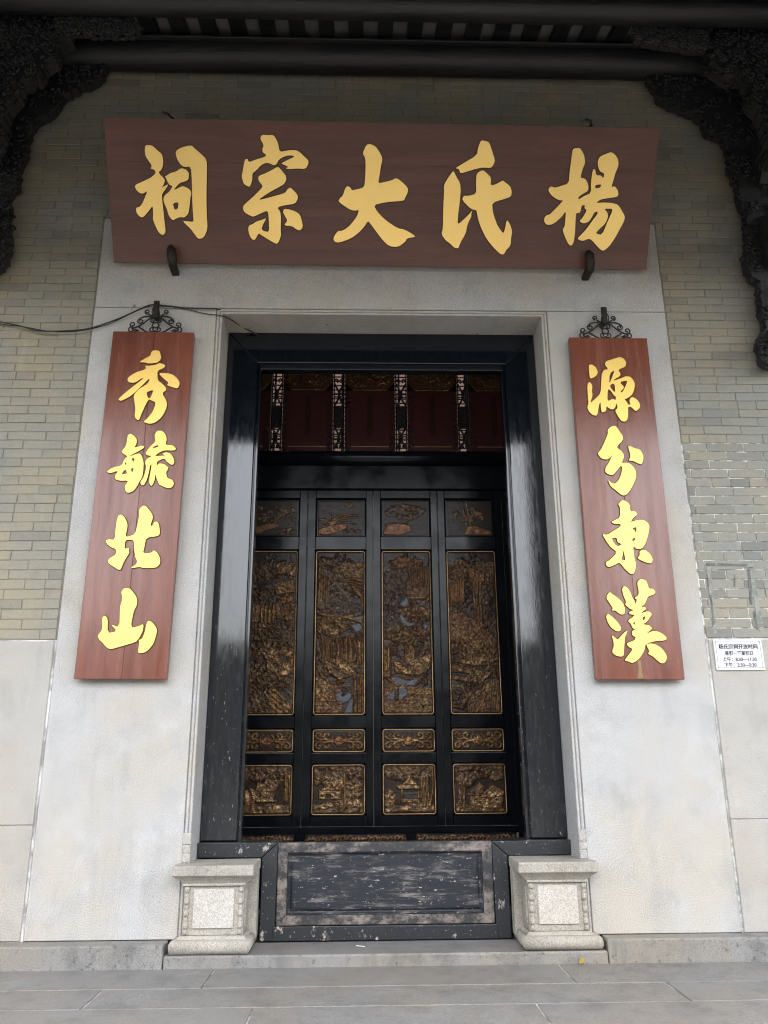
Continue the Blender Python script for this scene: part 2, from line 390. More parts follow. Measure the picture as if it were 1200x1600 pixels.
for a, b, zc in bricks:
    c = (a+b)/2; wall = wl if c < -2.104 else wr if c > 2.104 else wt
    vis = inframe((c, YF, zc), 10)
    if wall is wt and zc < 5.78: vis = False                 # behind the name board
    patch = wall is wr and zc < 3.25+(.12 if c > 2.35 else 0) and not (c < 2.3 and 3.12 < zc < 3.19)
    key = wall.name+('p' if patch else '')
    jy = YF+.025+random.uniform(-.0025, .0015)
    if vis and cnt.get(wall.name, 0) < 298:
        cnt[wall.name] = cnt.get(wall.name, 0)+1
        o = bpy.data.objects.new('brick', random.choice(patch_variants if patch else variants)); C.objects.link(o); o.parent = wall
        o.location = Vector((c, jy, zc))-wall.location; o.scale = ((b-a-.005)/(BL-.005), 1, 1)
        o.rotation_euler = (0, random.uniform(-.004, .004), random.uniform(-.004, .004))
    else:
        bm = rest.setdefault(key, (wall, patch, nb()))[2]
        box(bm, a+.0025, b-.0025, jy-.025, jy+.02, zc-BH/2+.002, zc+BH/2-.002)
for key, (wall, patch, bm) in rest.items():
    tag(obj('brickwork', bm, MT['brick_patch' if patch else 'brick'], wall), kind='stuff')
# granite slabs under the brick
for wall, s in ((wl, -1), (wr, 1)):
    bm = nb(); box(bm, *sorted((s*2.103, s*4.6)), .008, .34, .118, 1.858); obj('mortar_joint', bm, MT['joint'], wall)
    for a, b, z0, z1 in ((2.117, 3.35, .750, 1.850), (2.117, 3.35, .122, .747), (3.355, 4.6, .122, 1.850)):
        bm = nb(); box(bm, *sorted((s*a, s*b)), .0, .1, z0, z1, .004)
        obj('granite_slab', bm, MT['granite_dado'], wall)
# faded painted frame left on the right-hand brickwork
Y0 = YF-.003
def strip(px, Y, t):
    bm = nb(); prism(bm, [pxz(px, Y)], lambda x, z, h: (x, Y-h+.002, z), t); return bm
for px, m in (([(1098, 878), (1176, 882), (1176, 887), (1098, 883)], 'chalk'), ([(1104, 884), (1110, 884), (1121, 988), (1115, 990)], 'chalk'), ([(1170, 886), (1177, 886), (1194, 985), (1186, 987)], 'chalk'),
              ([(1103, 879.5), (1118, 880), (1118, 884), (1103, 883.5)], 'mark'), ([(1121, 880), (1168, 881.5), (1168, 885), (1121, 884)], 'mark'),
              ([(1104, 897), (1106, 897), (1108, 917), (1106, 917)], 'mark'), ([(1109, 930), (1112, 930), (1117, 976), (1114, 976)], 'mark'),
              ([(1168, 890), (1172, 890), (1176, 945), (1172, 945)], 'mark'), ([(1177, 955), (1180, 955), (1185, 984), (1182, 984)], 'mark'), ([(1147, 898), (1149, 898), (1149, 917), (1147, 917)], 'mark')):
    obj('paint_mark', strip(px, Y0, .0008 if m == 'chalk' else .0018), MT[m], wr)

# ================================================================== STONE DOOR SURROUND
ds = thing('stone_door_surround', (0, 0, .12), 'pale granite door surround with wide jambs and lintel framing the black door', 'door surround')
AX, AZ = 1.172, 4.236
for s in (-1, 1):
    bm = nb(); box(bm, *sorted((s*(AX+.044), s*2.1)), .0, .345, .122, 4.278, .004)
    obj('stone_jamb', bm, MT['granite'], ds)
bm = nb(); box(bm, -2.1, 2.1, -.001, .345, 4.2815, 5.044, .004); obj('stone_lintel', bm, MT['granite'], ds)
bm = nb()
prof = [(0, .345), (0, .004), (.003, 0), (.013, 0), (.015, .009), (.019, .009), (.021, .001), (.026, -.004), (.033, -.004), (.037, .001), (.039, .010), (.0425, .010), (.0435, .0), (.0435, .05)]
loft(bm, [[(-(AX+d), y, .13), (-(AX+d), y, AZ+d), (AX+d, y, AZ+d), (AX+d, y, .13)] for d, y in prof], False, False)
obj('moulded_architrave', bm, MT['granite'], ds)

for s in (-1, 1):
    for i, (za, zb) in enumerate(((.534, .585), (.588, .632), (.635, .70))):
        bm = nb(); box(bm, *sorted((s*1.170, s*(1.2165+.002*i))), -.007, .03, za, zb, .006, 2); rough_edges(bm, .003, i+7*s); obj('moulding_block', bm, MT['granite_dado'], ds)
# ================================================================== PEDESTALS
def pedestal(s, label):
    t = thing('door_pedestal', (s*1.0, 0, .064), label, 'pedestal', 'carved stone pedestals either side of the door')
    X = lambda a, b: sorted((s*a, s*b))
    m = MT['granite_pedestal']
    def rr(xa, xb, ya, yb, z): return [(s*xa, ya, z), (s*xb, ya, z), (s*xb, yb, z), (s*xa, yb, z)]
    bm = nb(); box(bm, *X(.772, 1.241), -.125, .208, .472, .531, .006, 2); rough_edges(bm, .0015, 3+s); obj('cap', bm, m, t)
    bm = nb(); loft(bm, [rr(.778, 1.235, -.118, .20, .4715), rr(.786, 1.222, -.108, .20, .462), rr(.806, 1.198, -.092, .20, .445), rr(.818, 1.188, -.082, .20, .431)]); obj('cove', bm, m, t)
    bm = nb(); box(bm, *X(.822, 1.184), -.086, .09, .416, .4305, .004, 2); obj('neck_fillet', bm, m, t)
    bm = nb(); box(bm, *X(.830, 1.178), -.066, .11, .155, .4155, .003); obj('body', bm, m, t)
    bm = nb(); box(bm, *X(.777, 1.22), .112, .206, .10, .471, .003); obj('back_block', bm, m, t)
    bm = nb(); box(bm, *X(.885, 1.12), -.077, -.06, .192, .398, .003); obj('panel', bm, MT['pedestal_panel'], t)
    bm = nb(); box(bm, *X(.822, .834), -.03, .075, .19, .39, .003); obj('side_panel', bm, m, t)
    for cx in (.848, 1.160):
        bm = nb(); prof = []
        z = .160
        for k in range(8):
            h = .0318; big = .017 if k % 2 else .0135
            prof += [(big*.72, z), (big, z+h*.25), (big, z+h*.7), (big*.72, z+h*.97)]; z += h
        lathe(bm, s*cx, -.066, prof, 10); obj('colonnette', bm, m, t, smooth=True)
    bm = nb(); loft(bm, [rr(.822, 1.186, -.076, .11, .1545), rr(.812, 1.196, -.088, .11, .146), rr(.805, 1.203, -.092, .11, .138)]); obj('foot_fillet', bm, m, t)
    rings = []
    for k in range(9):
        a = -math.pi/2+math.pi*k/8; e = .018*math.cos(a)
        rings.append(rr(.798-e, 1.222+e, -.106-e, .206, .101+.0365*math.sin(a)))
    bm = nb(); loft(bm, rings); rough_edges(bm, .0015, 9+s); obj('roll_base', bm, MT['granite_plinth'] if 0 else m, t, smooth=True)
pedestal(-1, 'carved stone door pedestal under the left black jamb, with near-white square panel')
pedestal(1, 'carved stone door pedestal under the right black jamb, with buff square panel')

# ================================================================== BLACK TIMBER DOOR FRAME
df = thing('door_frame', (0, .3, .53), 'glossy black lacquered timber door frame inside the stone surround', 'door frame')
IX, HZ = .937, 3.980
bm = nb(); pbox(bm, [(-AX+.002, .626), (-IX, .626), (-IX, HZ), (-AX+.002, AZ-.002)], .27, .42, .007); obj('jamb', bm, MT['lacquer'], df)
bm = nb(); pbox(bm, [(AX-.002, .626), (AX-.002, AZ-.002), (IX, HZ), (IX, .626)], .27, .42, .007); obj('jamb', bm, MT['lacquer'], df)
bm = nb(); pbox(bm, [(-AX+.003, AZ-.001), (-IX-.0005, HZ), (IX+.0005, HZ), (AX-.003, AZ-.001)], .269, .419, .007); obj('head', bm, MT['lacquer'], df)
for s in (-1, 1):
    bm = nb(); box(bm, *sorted((s*(IX-.022), s*(IX+.004))), .325, .41, .60, HZ-.004, .005); obj('stop_bead', bm, MT['lacquer'], df)
bm = nb(); box(bm, -IX, IX, .325, .41, HZ-.024, HZ+.004, .005); obj('stop_bead', bm, MT['lacquer'], df)
# sill feet and upright guides in front of the jambs
YT = .21
bm = nb(); pbox(bm, [(-1.168, .536), (-.769, .534), (-.669, .621), (-1.168, .623)], YT, .42, .004); obj('foot', bm, MT['flaking'], df)
bm = nb(); pbox(bm, [(1.168, .534), (1.168, .623), (.671, .617), (.770, .532)], YT, .42, .004); obj('foot', bm, MT['flaking'], df)
bm = nb(); pbox(bm, [(-.766, .532), (-.766, .066), (-.676, .066), (-.672, .30), (-.669, .617)], YT-.001, .40, .004); obj('guide_post', bm, MT['flaking'], df)
bm = nb(); pbox(bm, [(.767, .530), (.671, .613), (.674, .30), (.678, .066), (.769, .066)], YT-.001, .40, .004); obj('guide_post', bm, MT['flaking'], df)

# ================================================================== THRESHOLD BOARD
th = thing('threshold_board', (0, .25, .066), 'scuffed black panelled threshold board with stripped wooden frame at door bottom', 'threshold')
bm = nb(); box(bm, -.672, .672, .226, .27, .148, .618, .002); obj('back_board', bm, MT['threshold_field'], th)
x0, x1, z0, z1 = -.666, .669, .152, .620
xi0, xi1, zi0, zi1 = -.607, .606, .207, .563
m = MT['threshold_frame']
for poly, n in (([(x0, z1), (x1, z1), (xi1, zi1), (xi0, zi1)], 'top_rail'), ([(x0, z0), (xi0, zi0), (xi1, zi0), (x1, z0)], 'bottom_rail'), ([(x0, z0), (x0, z1), (xi0, zi1), (xi0, zi0)], 'stile'), ([(x1, z0), (xi1, zi0), (xi1, zi1), (x1, z1)], 'stile')):
    bm = nb(); pbox(bm, poly, .206, .2255, .003); obj(n, bm, m, th)
bm = nb(); mitre_frame(bm, (xi0, xi1, zi0, zi1), 0, .2255, [(0, 0), (0, -.012), (.004, -.016), (.009, -.012), (.012, -.004), (.020, -.001), (.030, -.010), (.033, -.012), (.036, -.012)])
obj('bead_moulding', bm, MT['threshold_field'], th)
bm = nb(); box(bm, xi0+.036, xi1-.036, .2135, .2258, zi0+.036, zi1-.036, .002); obj('field_panel', bm, MT['threshold_field'], th)
bm = nb(); pbox(bm, [(-.690, .066), (.690, .066), (.685, .147), (-.685, .147)], .204, .36, .004); obj('ground_sill', bm, MT['flaking'], th)
bm = nb(); box(bm, -.668, .668, .272, .36, .10, .612, .002); obj('backing_plank', bm, MT['flaking'], th)

# ================================================================== NAME BOARD AND COUPLETS
def P(o, s, pts): return [(o[0]+x/s, o[1]+y/s) for x, y in pts]
GLY = {}
o, s = (200, 200), 8.421
GLY['ci'] = [[P(o, s, [(235,228),(322,230),(395,300),(440,335),(455,360),(468,430),(465,500),(440,560),(412,575),(420,610),(470,655),(490,690),(480,735),(450,785),(500,757),(538,742),(505,800),(465,850),(450,885),(455,960),(470,1080),(480,1200),(498,1330),(495,1385),(470,1408),(435,1400),(400,1360),(365,1290),(330,1200),(338,1140),(328,1020),(290,1080),(205,1180),(165,1172),(125,1130),(110,1085),(115,1048),(160,1040),(200,985),(265,825),(200,870),(150,855),(105,805),(95,755),(180,715),(300,660),(365,605),(365,570),(340,545),(300,540),(320,500),(280,440),(235,375),(225,290)])],
 [P(o, s, [(490,635),(515,630),(560,595),(640,575),(700,530),(760,545),(800,580),(806,650),(790,690),(740,710),(690,725),(650,760),(605,820),(650,800),(720,765),(790,790),(830,825),(838,880),(825,910),(815,1020),(800,1130),(745,1182),(700,1172),(640,1190),(600,1218),(565,1190),(530,1130),(520,1075),(480,990),(468,935),(490,885),(550,840),(595,765),(548,752),(540,735),(520,700)]), P(o, s, [(592,990),(672,978),(660,1068),(615,1078)])],
 [P(o, s, [(632,310),(700,260),(840,228),(880,270),(950,330),(1042,420),(1042,600),(1035,900),(1040,1150),(1052,1330),(1000,1445),(930,1463),(880,1400),(830,1330),(715,1222),(790,1228),(868,1240),(860,1130),(848,950),(845,700),(832,508),(740,518),(690,480),(650,410),(635,360)])]]
o = (360, 200)
GLY['zong'] = [[P(o, s, [(390,135),(425,90),(490,98),(560,90),(600,140),(630,210),(652,320),(740,300),(860,290),(920,325),(980,385),(1025,425),(1030,470),(990,545),(880,535),(780,545),(725,535),(765,515),(715,490),(668,470),(760,420),(840,385),(830,365),(740,365),(640,415),(610,480),(575,495),(510,465),(470,460),(400,495),(350,555),(290,600),(292,680),(262,775),(230,770),(175,735),(150,640),(165,570),(190,420),(230,405),(245,455),(330,420),(470,380),(465,345),(430,330),(420,280),(445,235)])],
 [P(o, s, [(372,635),(460,600),(540,560),(630,508),(680,565),(745,650),(715,740),(620,790),(480,870),(360,955),(500,920),(720,860),(750,810),(790,782),(840,830),(885,880),(890,935),(850,1000),(730,1015),(615,1045),(660,1100),(668,1200),(662,1360),(672,1410),(630,1515),(600,1525),(520,1480),(400,1405),(375,1385),(345,1440),(320,1478),(280,1460),(250,1400),(235,1330),(250,1280),(300,1265),(345,1230),(420,1210),(478,1185),(425,1280),(412,1345),(512,1378),(508,1200),(495,1085),(400,1125),(310,1170),(270,1160),(185,1110),(165,1050),(185,1010),(300,910),(400,810),(430,765),(370,690)])],
 [P(o, s, [(692,1105),(710,1065),(780,1072),(860,1100),(915,1140),(945,1230),(955,1310),(915,1352),(870,1335),(810,1290),(740,1290),(710,1272),(755,1225),(720,1160)])]]
o, s = (510, 210), 8.
GLY['da'] = [[P(o, s, [(452,240),(500,135),(540,120),(610,150),(645,195),(690,270),(700,320),(680,400),(665,510),(645,615),(720,600),(820,575),(875,545),(950,600),(1015,665),(1020,720),(985,790),(970,830),(880,838),(740,850),(590,885),(640,975),(740,1075),(890,1175),(980,1190),(1105,1265),(1100,1285),(1005,1300),(990,1340),(895,1410),(785,1400),(710,1330),(640,1240),(560,1130),(520,1082),(470,1160),(400,1235),(310,1300),(170,1352),(110,1348),(85,1305),(110,1255),(150,1205),(190,1210),(270,1165),(340,1085),(390,1010),(408,945),(350,957),(290,940),(200,880),(152,840),(165,805),(205,770),(235,680),(262,645),(305,670),(318,702),(400,685),(472,660),(485,560),(490,400),(488,300)])]]
o = (680, 210)
GLY['shi'] = [[P(o, s, [(248,427),(340,370),(520,262),(530,180),(570,75),(620,85),(665,95),(690,150),(715,230),(740,310),(742,350),(700,425),(600,415),(510,432),(420,460),(315,492),(300,455),(290,432)])],
 [P(o, s, [(228,450),(255,520),(310,610),(318,700),(305,850),(285,1000),(275,1135),(360,1060),(435,985),(462,948),(445,1010),(455,1015),(400,1130),(380,1240),(310,1360),(290,1425),(240,1420),(190,1370),(130,1325),(75,1250),(95,1180),(100,900),(110,700),(108,630),(170,530)])],
 [P(o, s, [(515,490),(590,445),(640,485),(695,540),(690,645),(770,620),(840,575),(870,600),(935,650),(955,715),(945,780),(860,810),(710,855),(715,960),(745,1060),(780,1150),(850,1245),(870,1180),(893,1065),(935,1130),(960,1210),(945,1300),(940,1390),(880,1450),(860,1500),(815,1500),(740,1430),(640,1310),(570,1170),(530,1050),(515,945),(450,940),(335,825),(350,770),(420,770),(512,742),(508,600)])]]
o = (840, 220)
GLY['yang'] = [[P(o, s, [(430,130),(445,100),(520,90),(550,130),(580,190),(590,285),(555,360),(530,470),(580,470),(615,510),(632,580),(625,630),(560,665),(505,705),(508,738),(570,695),(665,655),(662,520),(685,360),(715,358),(725,435),(790,435),(815,475),(832,410),(770,385),(742,285),(765,205),(850,165),(920,140),(985,200),(1008,265),(1000,330),(965,410),(945,490),(915,580),(960,570),(1000,625),(1005,680),(985,705),(880,718),(785,735),(720,780),(830,772),(930,780),(1000,800),(1045,870),(1088,950),(1075,1010),(1020,1110),(960,1220),(890,1320),(825,1375),(790,1370),(730,1310),(670,1240),(635,1225),(560,1255),(500,1235),(505,1205),(545,1170),(600,1110),(680,1000),(750,910),(735,885),(705,895),(670,960),(640,1010),(570,1038),(515,1005),(560,960),(612,870),(580,845),(590,808),(548,805),(535,870),(520,905),(475,905),(470,1000),(462,1180),(440,1290),(410,1315),(380,1290),(340,1210),(305,1110),(335,1075),(345,960),(350,880),(290,960),(190,1045),(110,1055),(75,1005),(85,955),(110,930),(145,925),(220,850),(320,745),(270,748),(200,710),(145,655),(128,605),(165,568),(205,590),(280,570),(385,535),(395,400),(415,250)]),
 P(o, s, [(715,555),(795,545),(775,590),(715,598)]), P(o, s, [(825,850),(925,850),(930,880),(870,1010),(800,1180),(720,1160),(760,1110),(840,1040),(875,960),(870,900)])]]
o, s = (170, 540), 9.231
GLY['xiu'] = [[P(o, s, [(440,250),(520,200),(605,155),(620,100),(650,75),(740,85),(750,140),(765,180),(740,225),(700,258),(580,268),(530,250)])],
 [P(o, s, [(525,300),(600,300),(690,285),(735,258),(800,280),(820,300),(795,335),(705,370),(710,510),(770,550),(850,640),(770,695),(825,780),(848,860),(820,950),(760,1050),(680,1115),(600,1138),(500,1110),(570,1050),(640,960),(690,830),(600,790),(580,785),(540,850),(500,940),(470,1010),(435,1095),(375,1040),(390,930),(380,840),(360,730),(430,640),(575,555),(600,470),(480,590),(330,730),(250,775),(180,808),(140,790),(180,745),(240,690),(380,580),(520,470),(460,490),(390,545),(290,540),(270,480),(380,400),(550,345)]), P(o, s, [(548,680),(655,645),(610,755),(582,770),(560,740)])],
 [P(o, s, [(718,405),(840,405),(930,425),(1000,490),(1030,550),(1000,632),(900,600),(840,580),(870,545),(790,480)])]]
o, s = (150, 660), 8.571
GLY['yu'] = [[P(o, s, [(430,180),(465,155),(515,185),(555,235),(545,300),(512,350),(630,315),(658,340),(590,385),(480,440),(438,470),(570,418),(610,440),(630,490),(643,550),(640,600),(640,640),(625,740),(590,790),(550,870),(500,930),(440,950),(405,935),(388,860),(445,785),(290,785),(250,740),(310,650),(190,688),(148,665),(230,610),(350,585),(380,510),(430,460),(390,440),(345,400),(410,320)]),
  P(o, s, [(475,495),(520,480),(520,545)]), P(o, s, [(340,705),(400,630),(430,695)]), P(o, s, [(470,625),(515,615),(490,690)]), P(o, s, [(388,572),(410,525),(412,570)])],
 [P(o, s, [(670,415),(725,335),(805,262),(788,180),(820,120),(890,118),(938,170),(952,230),(935,312),(1030,310),(1082,360),(1045,385),(935,378),(860,402),(785,462),(915,452),(930,450),(890,425),(950,405),(1010,430),(1045,490),(1055,550),(1020,582),(950,530),(920,485),(820,530),(815,590),(850,555),(920,565),(975,610),(970,635),(942,670),(955,750),(1020,770),(1052,820),(1020,880),(960,888),(850,840),(845,825),(810,740),(800,690),(785,800),(750,860),(725,840),(715,780),(755,560),(725,590),(720,640),(690,770),(640,855),(605,835),(600,800),(650,730),(680,600),(658,545),(690,490),(760,455),(700,450),(675,435)]), P(o, s, [(745,365),(810,310),(860,325)])]]
o, s = (150, 790), 10.
GLY['bei'] = [[P(o, s, [(345,170),(405,140),(460,200),(500,290),(490,380),(465,490),(520,490),(620,450),(660,270),(680,180),(680,65),(740,5),(790,15),(885,140),(895,200),(850,325),(895,320),(910,270),(950,250),(990,290),(1005,430),(985,480),(790,505),(765,640),(738,755),(870,745),(910,700),(960,735),(1010,830),(1005,920),(940,980),(740,980),(690,960),(530,990),(660,905),(610,780),(600,560),(570,540),(480,540),(455,590),(455,690),(530,655),(520,710),(530,740),(440,880),(395,1005),(360,1010),(280,960),(195,900),(200,840),(325,765),(320,680),(250,665),(165,590),(165,550),(210,530),(300,545),(315,350)])]]
o = (140, 910)
GLY['shan'] = [[P(o, s, [(130,840),(210,740),(200,560),(240,525),(290,555),(285,800),(440,765),(330,655),(475,710),(480,400),(520,260),(500,140),(560,90),(630,95),(700,170),(750,260),(745,360),(695,450),(645,715),(770,690),(850,650),(840,760),(775,880),(730,935),(560,985),(340,1048),(270,1020),(200,930),(165,905)])],
 [P(o, s, [(890,660),(930,590),(1010,650),(1062,740),(1040,850),(1000,970),(900,1085),(800,1112),(762,1100),(785,930),(775,902),(830,885),(875,760)])]]
o = (900, 550)
GLY['yuan'] = [[P(o, s, [(190,220),(235,200),(300,240),(340,330),(300,395),(215,430),(205,370)])],
 [P(o, s, [(170,520),(205,472),(245,520),(250,570),(240,610),(255,690),(210,810),(300,740),(380,650),(390,450),(395,350),(430,290),(500,280),(440,200),(470,150),(590,115),(680,85),(750,120),(780,180),(765,240),(650,285),(690,350),(680,390),(600,430),(580,460),(700,420),(780,385),(850,400),(910,480),(910,570),(870,680),(790,735),(745,745),(790,790),(805,830),(845,835),(825,760),(860,710),(920,730),(980,790),(1000,870),(930,940),(880,890),(850,865),(805,865),(808,960),(800,1060),(760,1100),(700,1085),(650,1010),(605,930),(620,900),(645,895),(630,800),(605,880),(570,910),(510,890),(470,850),(465,930),(400,960),(385,900),(375,780),(350,850),(330,980),(310,1005),(250,990),(190,930),(170,860),(190,820),(180,700)]),
  P(o, s, [(520,345),(598,292),(570,370),(512,520)]), P(o, s, [(517,550),(560,500),(598,520),(605,600),(598,645)]), P(o, s, [(490,590),(528,600),(580,680),(622,712),(608,768),(575,735),(482,785)]), P(o, s, [(670,480),(785,455),(795,480),(740,600),(710,645),(685,630),(755,560)])]]
o = (910, 660)
GLY['fen'] = [[P(o, s, [(385,130),(430,80),(490,58),(530,80),(580,160),(625,220),(625,290),(545,370),(535,410),(600,450),(650,530),(605,650),(660,635),(740,650),(810,730),(832,790),(830,880),(770,1020),(690,1130),(640,1152),(590,1130),(520,1070),(430,1000),(390,895),(440,950),(500,970),(560,910),(605,800),(615,700),(590,685),(550,740),(480,825),(440,830),(370,805),(350,770),(355,710),(400,650),(475,495),(400,590),(290,575),(228,490),(280,440),(340,310),(395,180)])],
 [P(o, s, [(705,380),(740,380),(800,410),(890,430),(945,520),(945,600),(915,665),(870,650),(780,605),(715,605),(750,530)])]]
o = (920, 770)
GLY['dong'] = [[P(o, s, [(450,190),(500,130),(540,120),(630,180),(640,300),(700,285),(760,340),(690,395),(640,470),(750,430),(850,430),(920,480),(942,540),(920,660),(880,800),(820,880),(740,885),(688,835),(690,930),(710,1060),(730,1110),(720,1210),(690,1275),(640,1270),(560,1200),(475,1090),(400,1130),(300,1170),(260,1130),(265,1080),(320,1060),(440,935),(330,850),(260,750),(205,650),(280,665),(380,600),(490,535),(490,490),(400,495),(340,465),(400,435),(485,390),(480,220)]),
  P(o, s, [(340,720),(430,700),(440,780),(520,810),(430,850)]), P(o, s, [(668,565),(738,535),(735,655),(715,600)]), P(o, s, [(665,745),(690,710),(720,715),(710,750),(685,765)]), P(o, s, [(518,900),(530,900),(562,1020),(560,1070),(495,1045),(525,980)])],
 [P(o, s, [(785,915),(870,895),(950,960),(992,1040),(980,1090),(950,1110),(850,1080),(745,1025),(790,985)])]]
o, s = (930, 910), 9.231
GLY['han'] = [[P(o, s, [(160,200),(200,140),(250,180),(330,235),(400,310),(425,390),(415,460),(375,470),(320,440),(285,405),(235,412),(250,375),(200,300),(160,240)])],
 [P(o, s, [(150,490),(175,450),(250,510),(320,580),(370,660),(350,710),(290,705),(220,650),(170,570)])],
 [P(o, s, [(230,770),(265,785),(315,835),(370,770),(455,690),(455,720),(420,800),(412,920),(405,1060),(370,1075),(290,1060),(235,1005),(265,920),(255,840)])],
 [P(o, s, [(380,100),(410,55),(450,75),(500,140),(530,230),(562,268),(568,325),(600,250),(555,228),(620,190),(620,110),(600,20),(615,-25),(650,-45),(720,-30),(740,10),(770,100),(820,90),(868,145),(830,185),(755,200),(720,290),(690,340),(590,380),(690,350),(735,380),(640,455),(760,415),(815,460),(780,510),(740,570),(690,600),(700,612),(770,620),(820,670),(720,745),(850,695),(960,740),(1025,800),(1010,840),(870,845),(720,888),(700,990),(640,1090),(570,1150),(520,1165),(470,1140),(415,1130),(450,1080),(540,965),(470,930),(445,880),(560,840),(580,790),(530,770),(520,710),(575,680),(530,660),(510,600),(460,555),(550,495),(555,470),(500,465),(472,435),(560,400),(500,390),(470,360),(420,320),(445,295),(400,190)]),
  P(o, s, [(680,500),(720,490),(700,555),(680,550)]), P(o, s, [(535,600),(565,560),(565,620)])],
 [P(o, s, [(724,898),(790,882),(870,900),(960,960),(1020,1050),(1025,1110),(990,1165),(940,1170),(870,1110),(830,1070),(750,1030),(780,1000)])]]

def glyph(key, parent, p0, n, ex, ez, gold):
    """carved character: outline measured on the board's own plane, raised above it"""
    bm = nb(); T = .011
    for polys in GLY[key]:
        q2 = []
        for pl_ in polys:
            q = []
            for x, y in chaikin(pl_):
                w = on_plane(x, y, p0, n)-p0; q.append((w.dot(ex), w.dot(ez)))
            q2.append(q)
        prism(bm, q2, lambda a, b, h: p0+ex*a+ez*b+n*(h-.001), T, 0, 1, .006)
    return obj('carved_character', bm, [gold, MT['edge']], parent)
def oriented_board(bm, p0, ex, ez, n, w, h, t, bev=.004):
    b = bmesh.new(); box(b, 0, w, 0, t, 0, h, bev, 1)
    mm = Matrix((ex, -n, ez)).transposed().to_4x4(); mm.translation = p0
    bmesh.ops.transform(b, matrix=mm, verts=b.verts); merge(bm, b)

# the tilted name board
bl_, br_ = at(178, 410, -.06), at(1010, 422, -.06); tl_, tr_ = at(162, 184, -.573), at(1030, 200, -.573)
ex = ((br_-bl_)+(tr_-tl_)).normalized(); up_ = ((tl_-bl_)+(tr_-br_)); ez = (up_-ex*up_.dot(ex)).normalized(); n_ = ex.cross(ez).normalized()
if n_.y > 0: n_ = -n_
Wd = ((br_-bl_).length+(tr_-tl_).length)/2; Hd = up_.length/2
nb_ = thing('name_board', tuple(bl_), 'long dark red board with five gold characters, tilted forward above the doorway', 'sign')
planks = [0, .34, .71, 1.0]
for a, b in zip(planks, planks[1:]):
    bm = nb(); oriented_board(bm, bl_+ez*(Hd*a+.0006), ex, ez, n_, Wd, Hd*(b-a)-.0004, .045, .0004); obj('plank', bm, MT['board_h'], nb_)
for s in (.12, .5, .88):
    bm = nb(); oriented_board(bm, bl_+ex*(Wd*s-.05)+ez*.04-n_*.046, ex, ez, n_, .10, Hd-.08, .03); obj('back_batten', bm, MT['timber'], nb_)
for key in ('yang', 'shi', 'da', 'zong', 'ci'): glyph(key, nb_, bl_, n_, ex, ez, MT['gold'])
# iron holders of the name board
def clamp(px, py, label):
    p = at(px, py, -.10); t = thing('iron_holder', (p.x, -.02, p.z-.05), label, 'hook', 'iron holders carrying the name board')
    bm = nb(); box(bm, p.x-.028, p.x+.026, -.125, .02, p.z-.075, p.z-.035, .008, 2); obj('arm', bm, MT['iron'], t)
    bm = nb(); tube(bm, [(p.x+.004, -.10, p.z-.070), (p.x+.002, -.145, p.z-.03), (p.x-.004, -.165, p.z+.035), (p.x-.012, -.155, p.z+.07)], [.028, .035, .035, .018], 8); obj('upturned_lip', bm, MT['iron'], t, smooth=True)
clamp(271, 405, 'black iron holder under the left end of the name board')
clamp(919, 413, 'black iron holder under the right end of the name board')
def stay(px, py, label):
    p = on_plane(px, py, bl_, n_); t = thing('iron_stay', (p.x, 0, p.z+.25), label, 'hook', 'iron stays holding the top of the name board')
    bm = nb(); tube(bm, [(p.x+.03, .03, p.z+.42), (p.x+.01, -.25, p.z+.22), (p.x, p.y+.02, p.z+.025), (p.x-.02, p.y-.025, p.z+.018), (p.x-.06, p.y-.03, p.z+.028)], .010, 6); obj('rod', bm, MT['iron'], t)
stay(268, 186, 'thin iron stay at the top left of the name board')
stay(926, 197, 'thin iron stay at the top right of the name board')

def couplet(pxs, keys, label):
    c = [at(x, y, -.07) for x, y in pxs]      # tl tr bl br
    p0 = c[2].copy(); zb = (c[2].z+c[3].z)/2; zt = (c[0].z+c[1].z)/2
    x0 = (c[0].x+c[2].x)/2; x1 = (c[1].x+c[3].x)/2
    p0 = Vector((x0, -.07, zb)); lean = (c[0].x-c[2].x+c[1].x-c[3].x)/2
    ez = Vector((lean, 0, zt-zb)).normalized(); p0.x -= lean/2; n = Vector((0, -1, 0)); ex = Vector((ez.z, 0, -ez.x))
    t = thing('couplet_board', tuple(p0), label, 'sign')
    w = x1-x0
    for a, b in ((0, .515), (.515, 1)):
        bm = nb(); oriented_board(bm, p0+ex*(w*a+.0005), ex, ez, n, w*(b-a)-.001, zt-zb, .045, .002); obj('plank', bm, MT['board_v'], t)
    for k in keys: glyph(k, t, p0, n, ex, ez, MT['gold2'])
    for f in (.12, .85):
        bm = nb(); oriented_board(bm, p0+ex*.03+ez*((zt-zb)*f)-n*.046, ex, ez, n, w-.06, .06, .022); obj('back_batten', bm, MT['timber'], t)
    return p0+ez*(zt-zb)+ex*(w/2), t
cl, _ = couplet([(177, 516), (303, 520), (115, 1060), (260, 1061)], ('xiu', 'yu', 'bei', 'shan'), 'vertical red-brown couplet board left of the door, ending in the character for mountain')
cr, right_couplet = couplet([(889, 527), (1011, 528), (932, 1062), (1070, 1061)], ('yuan', 'fen', 'dong', 'han'), 'vertical red-brown couplet board right of the door, glue stain at its foot')

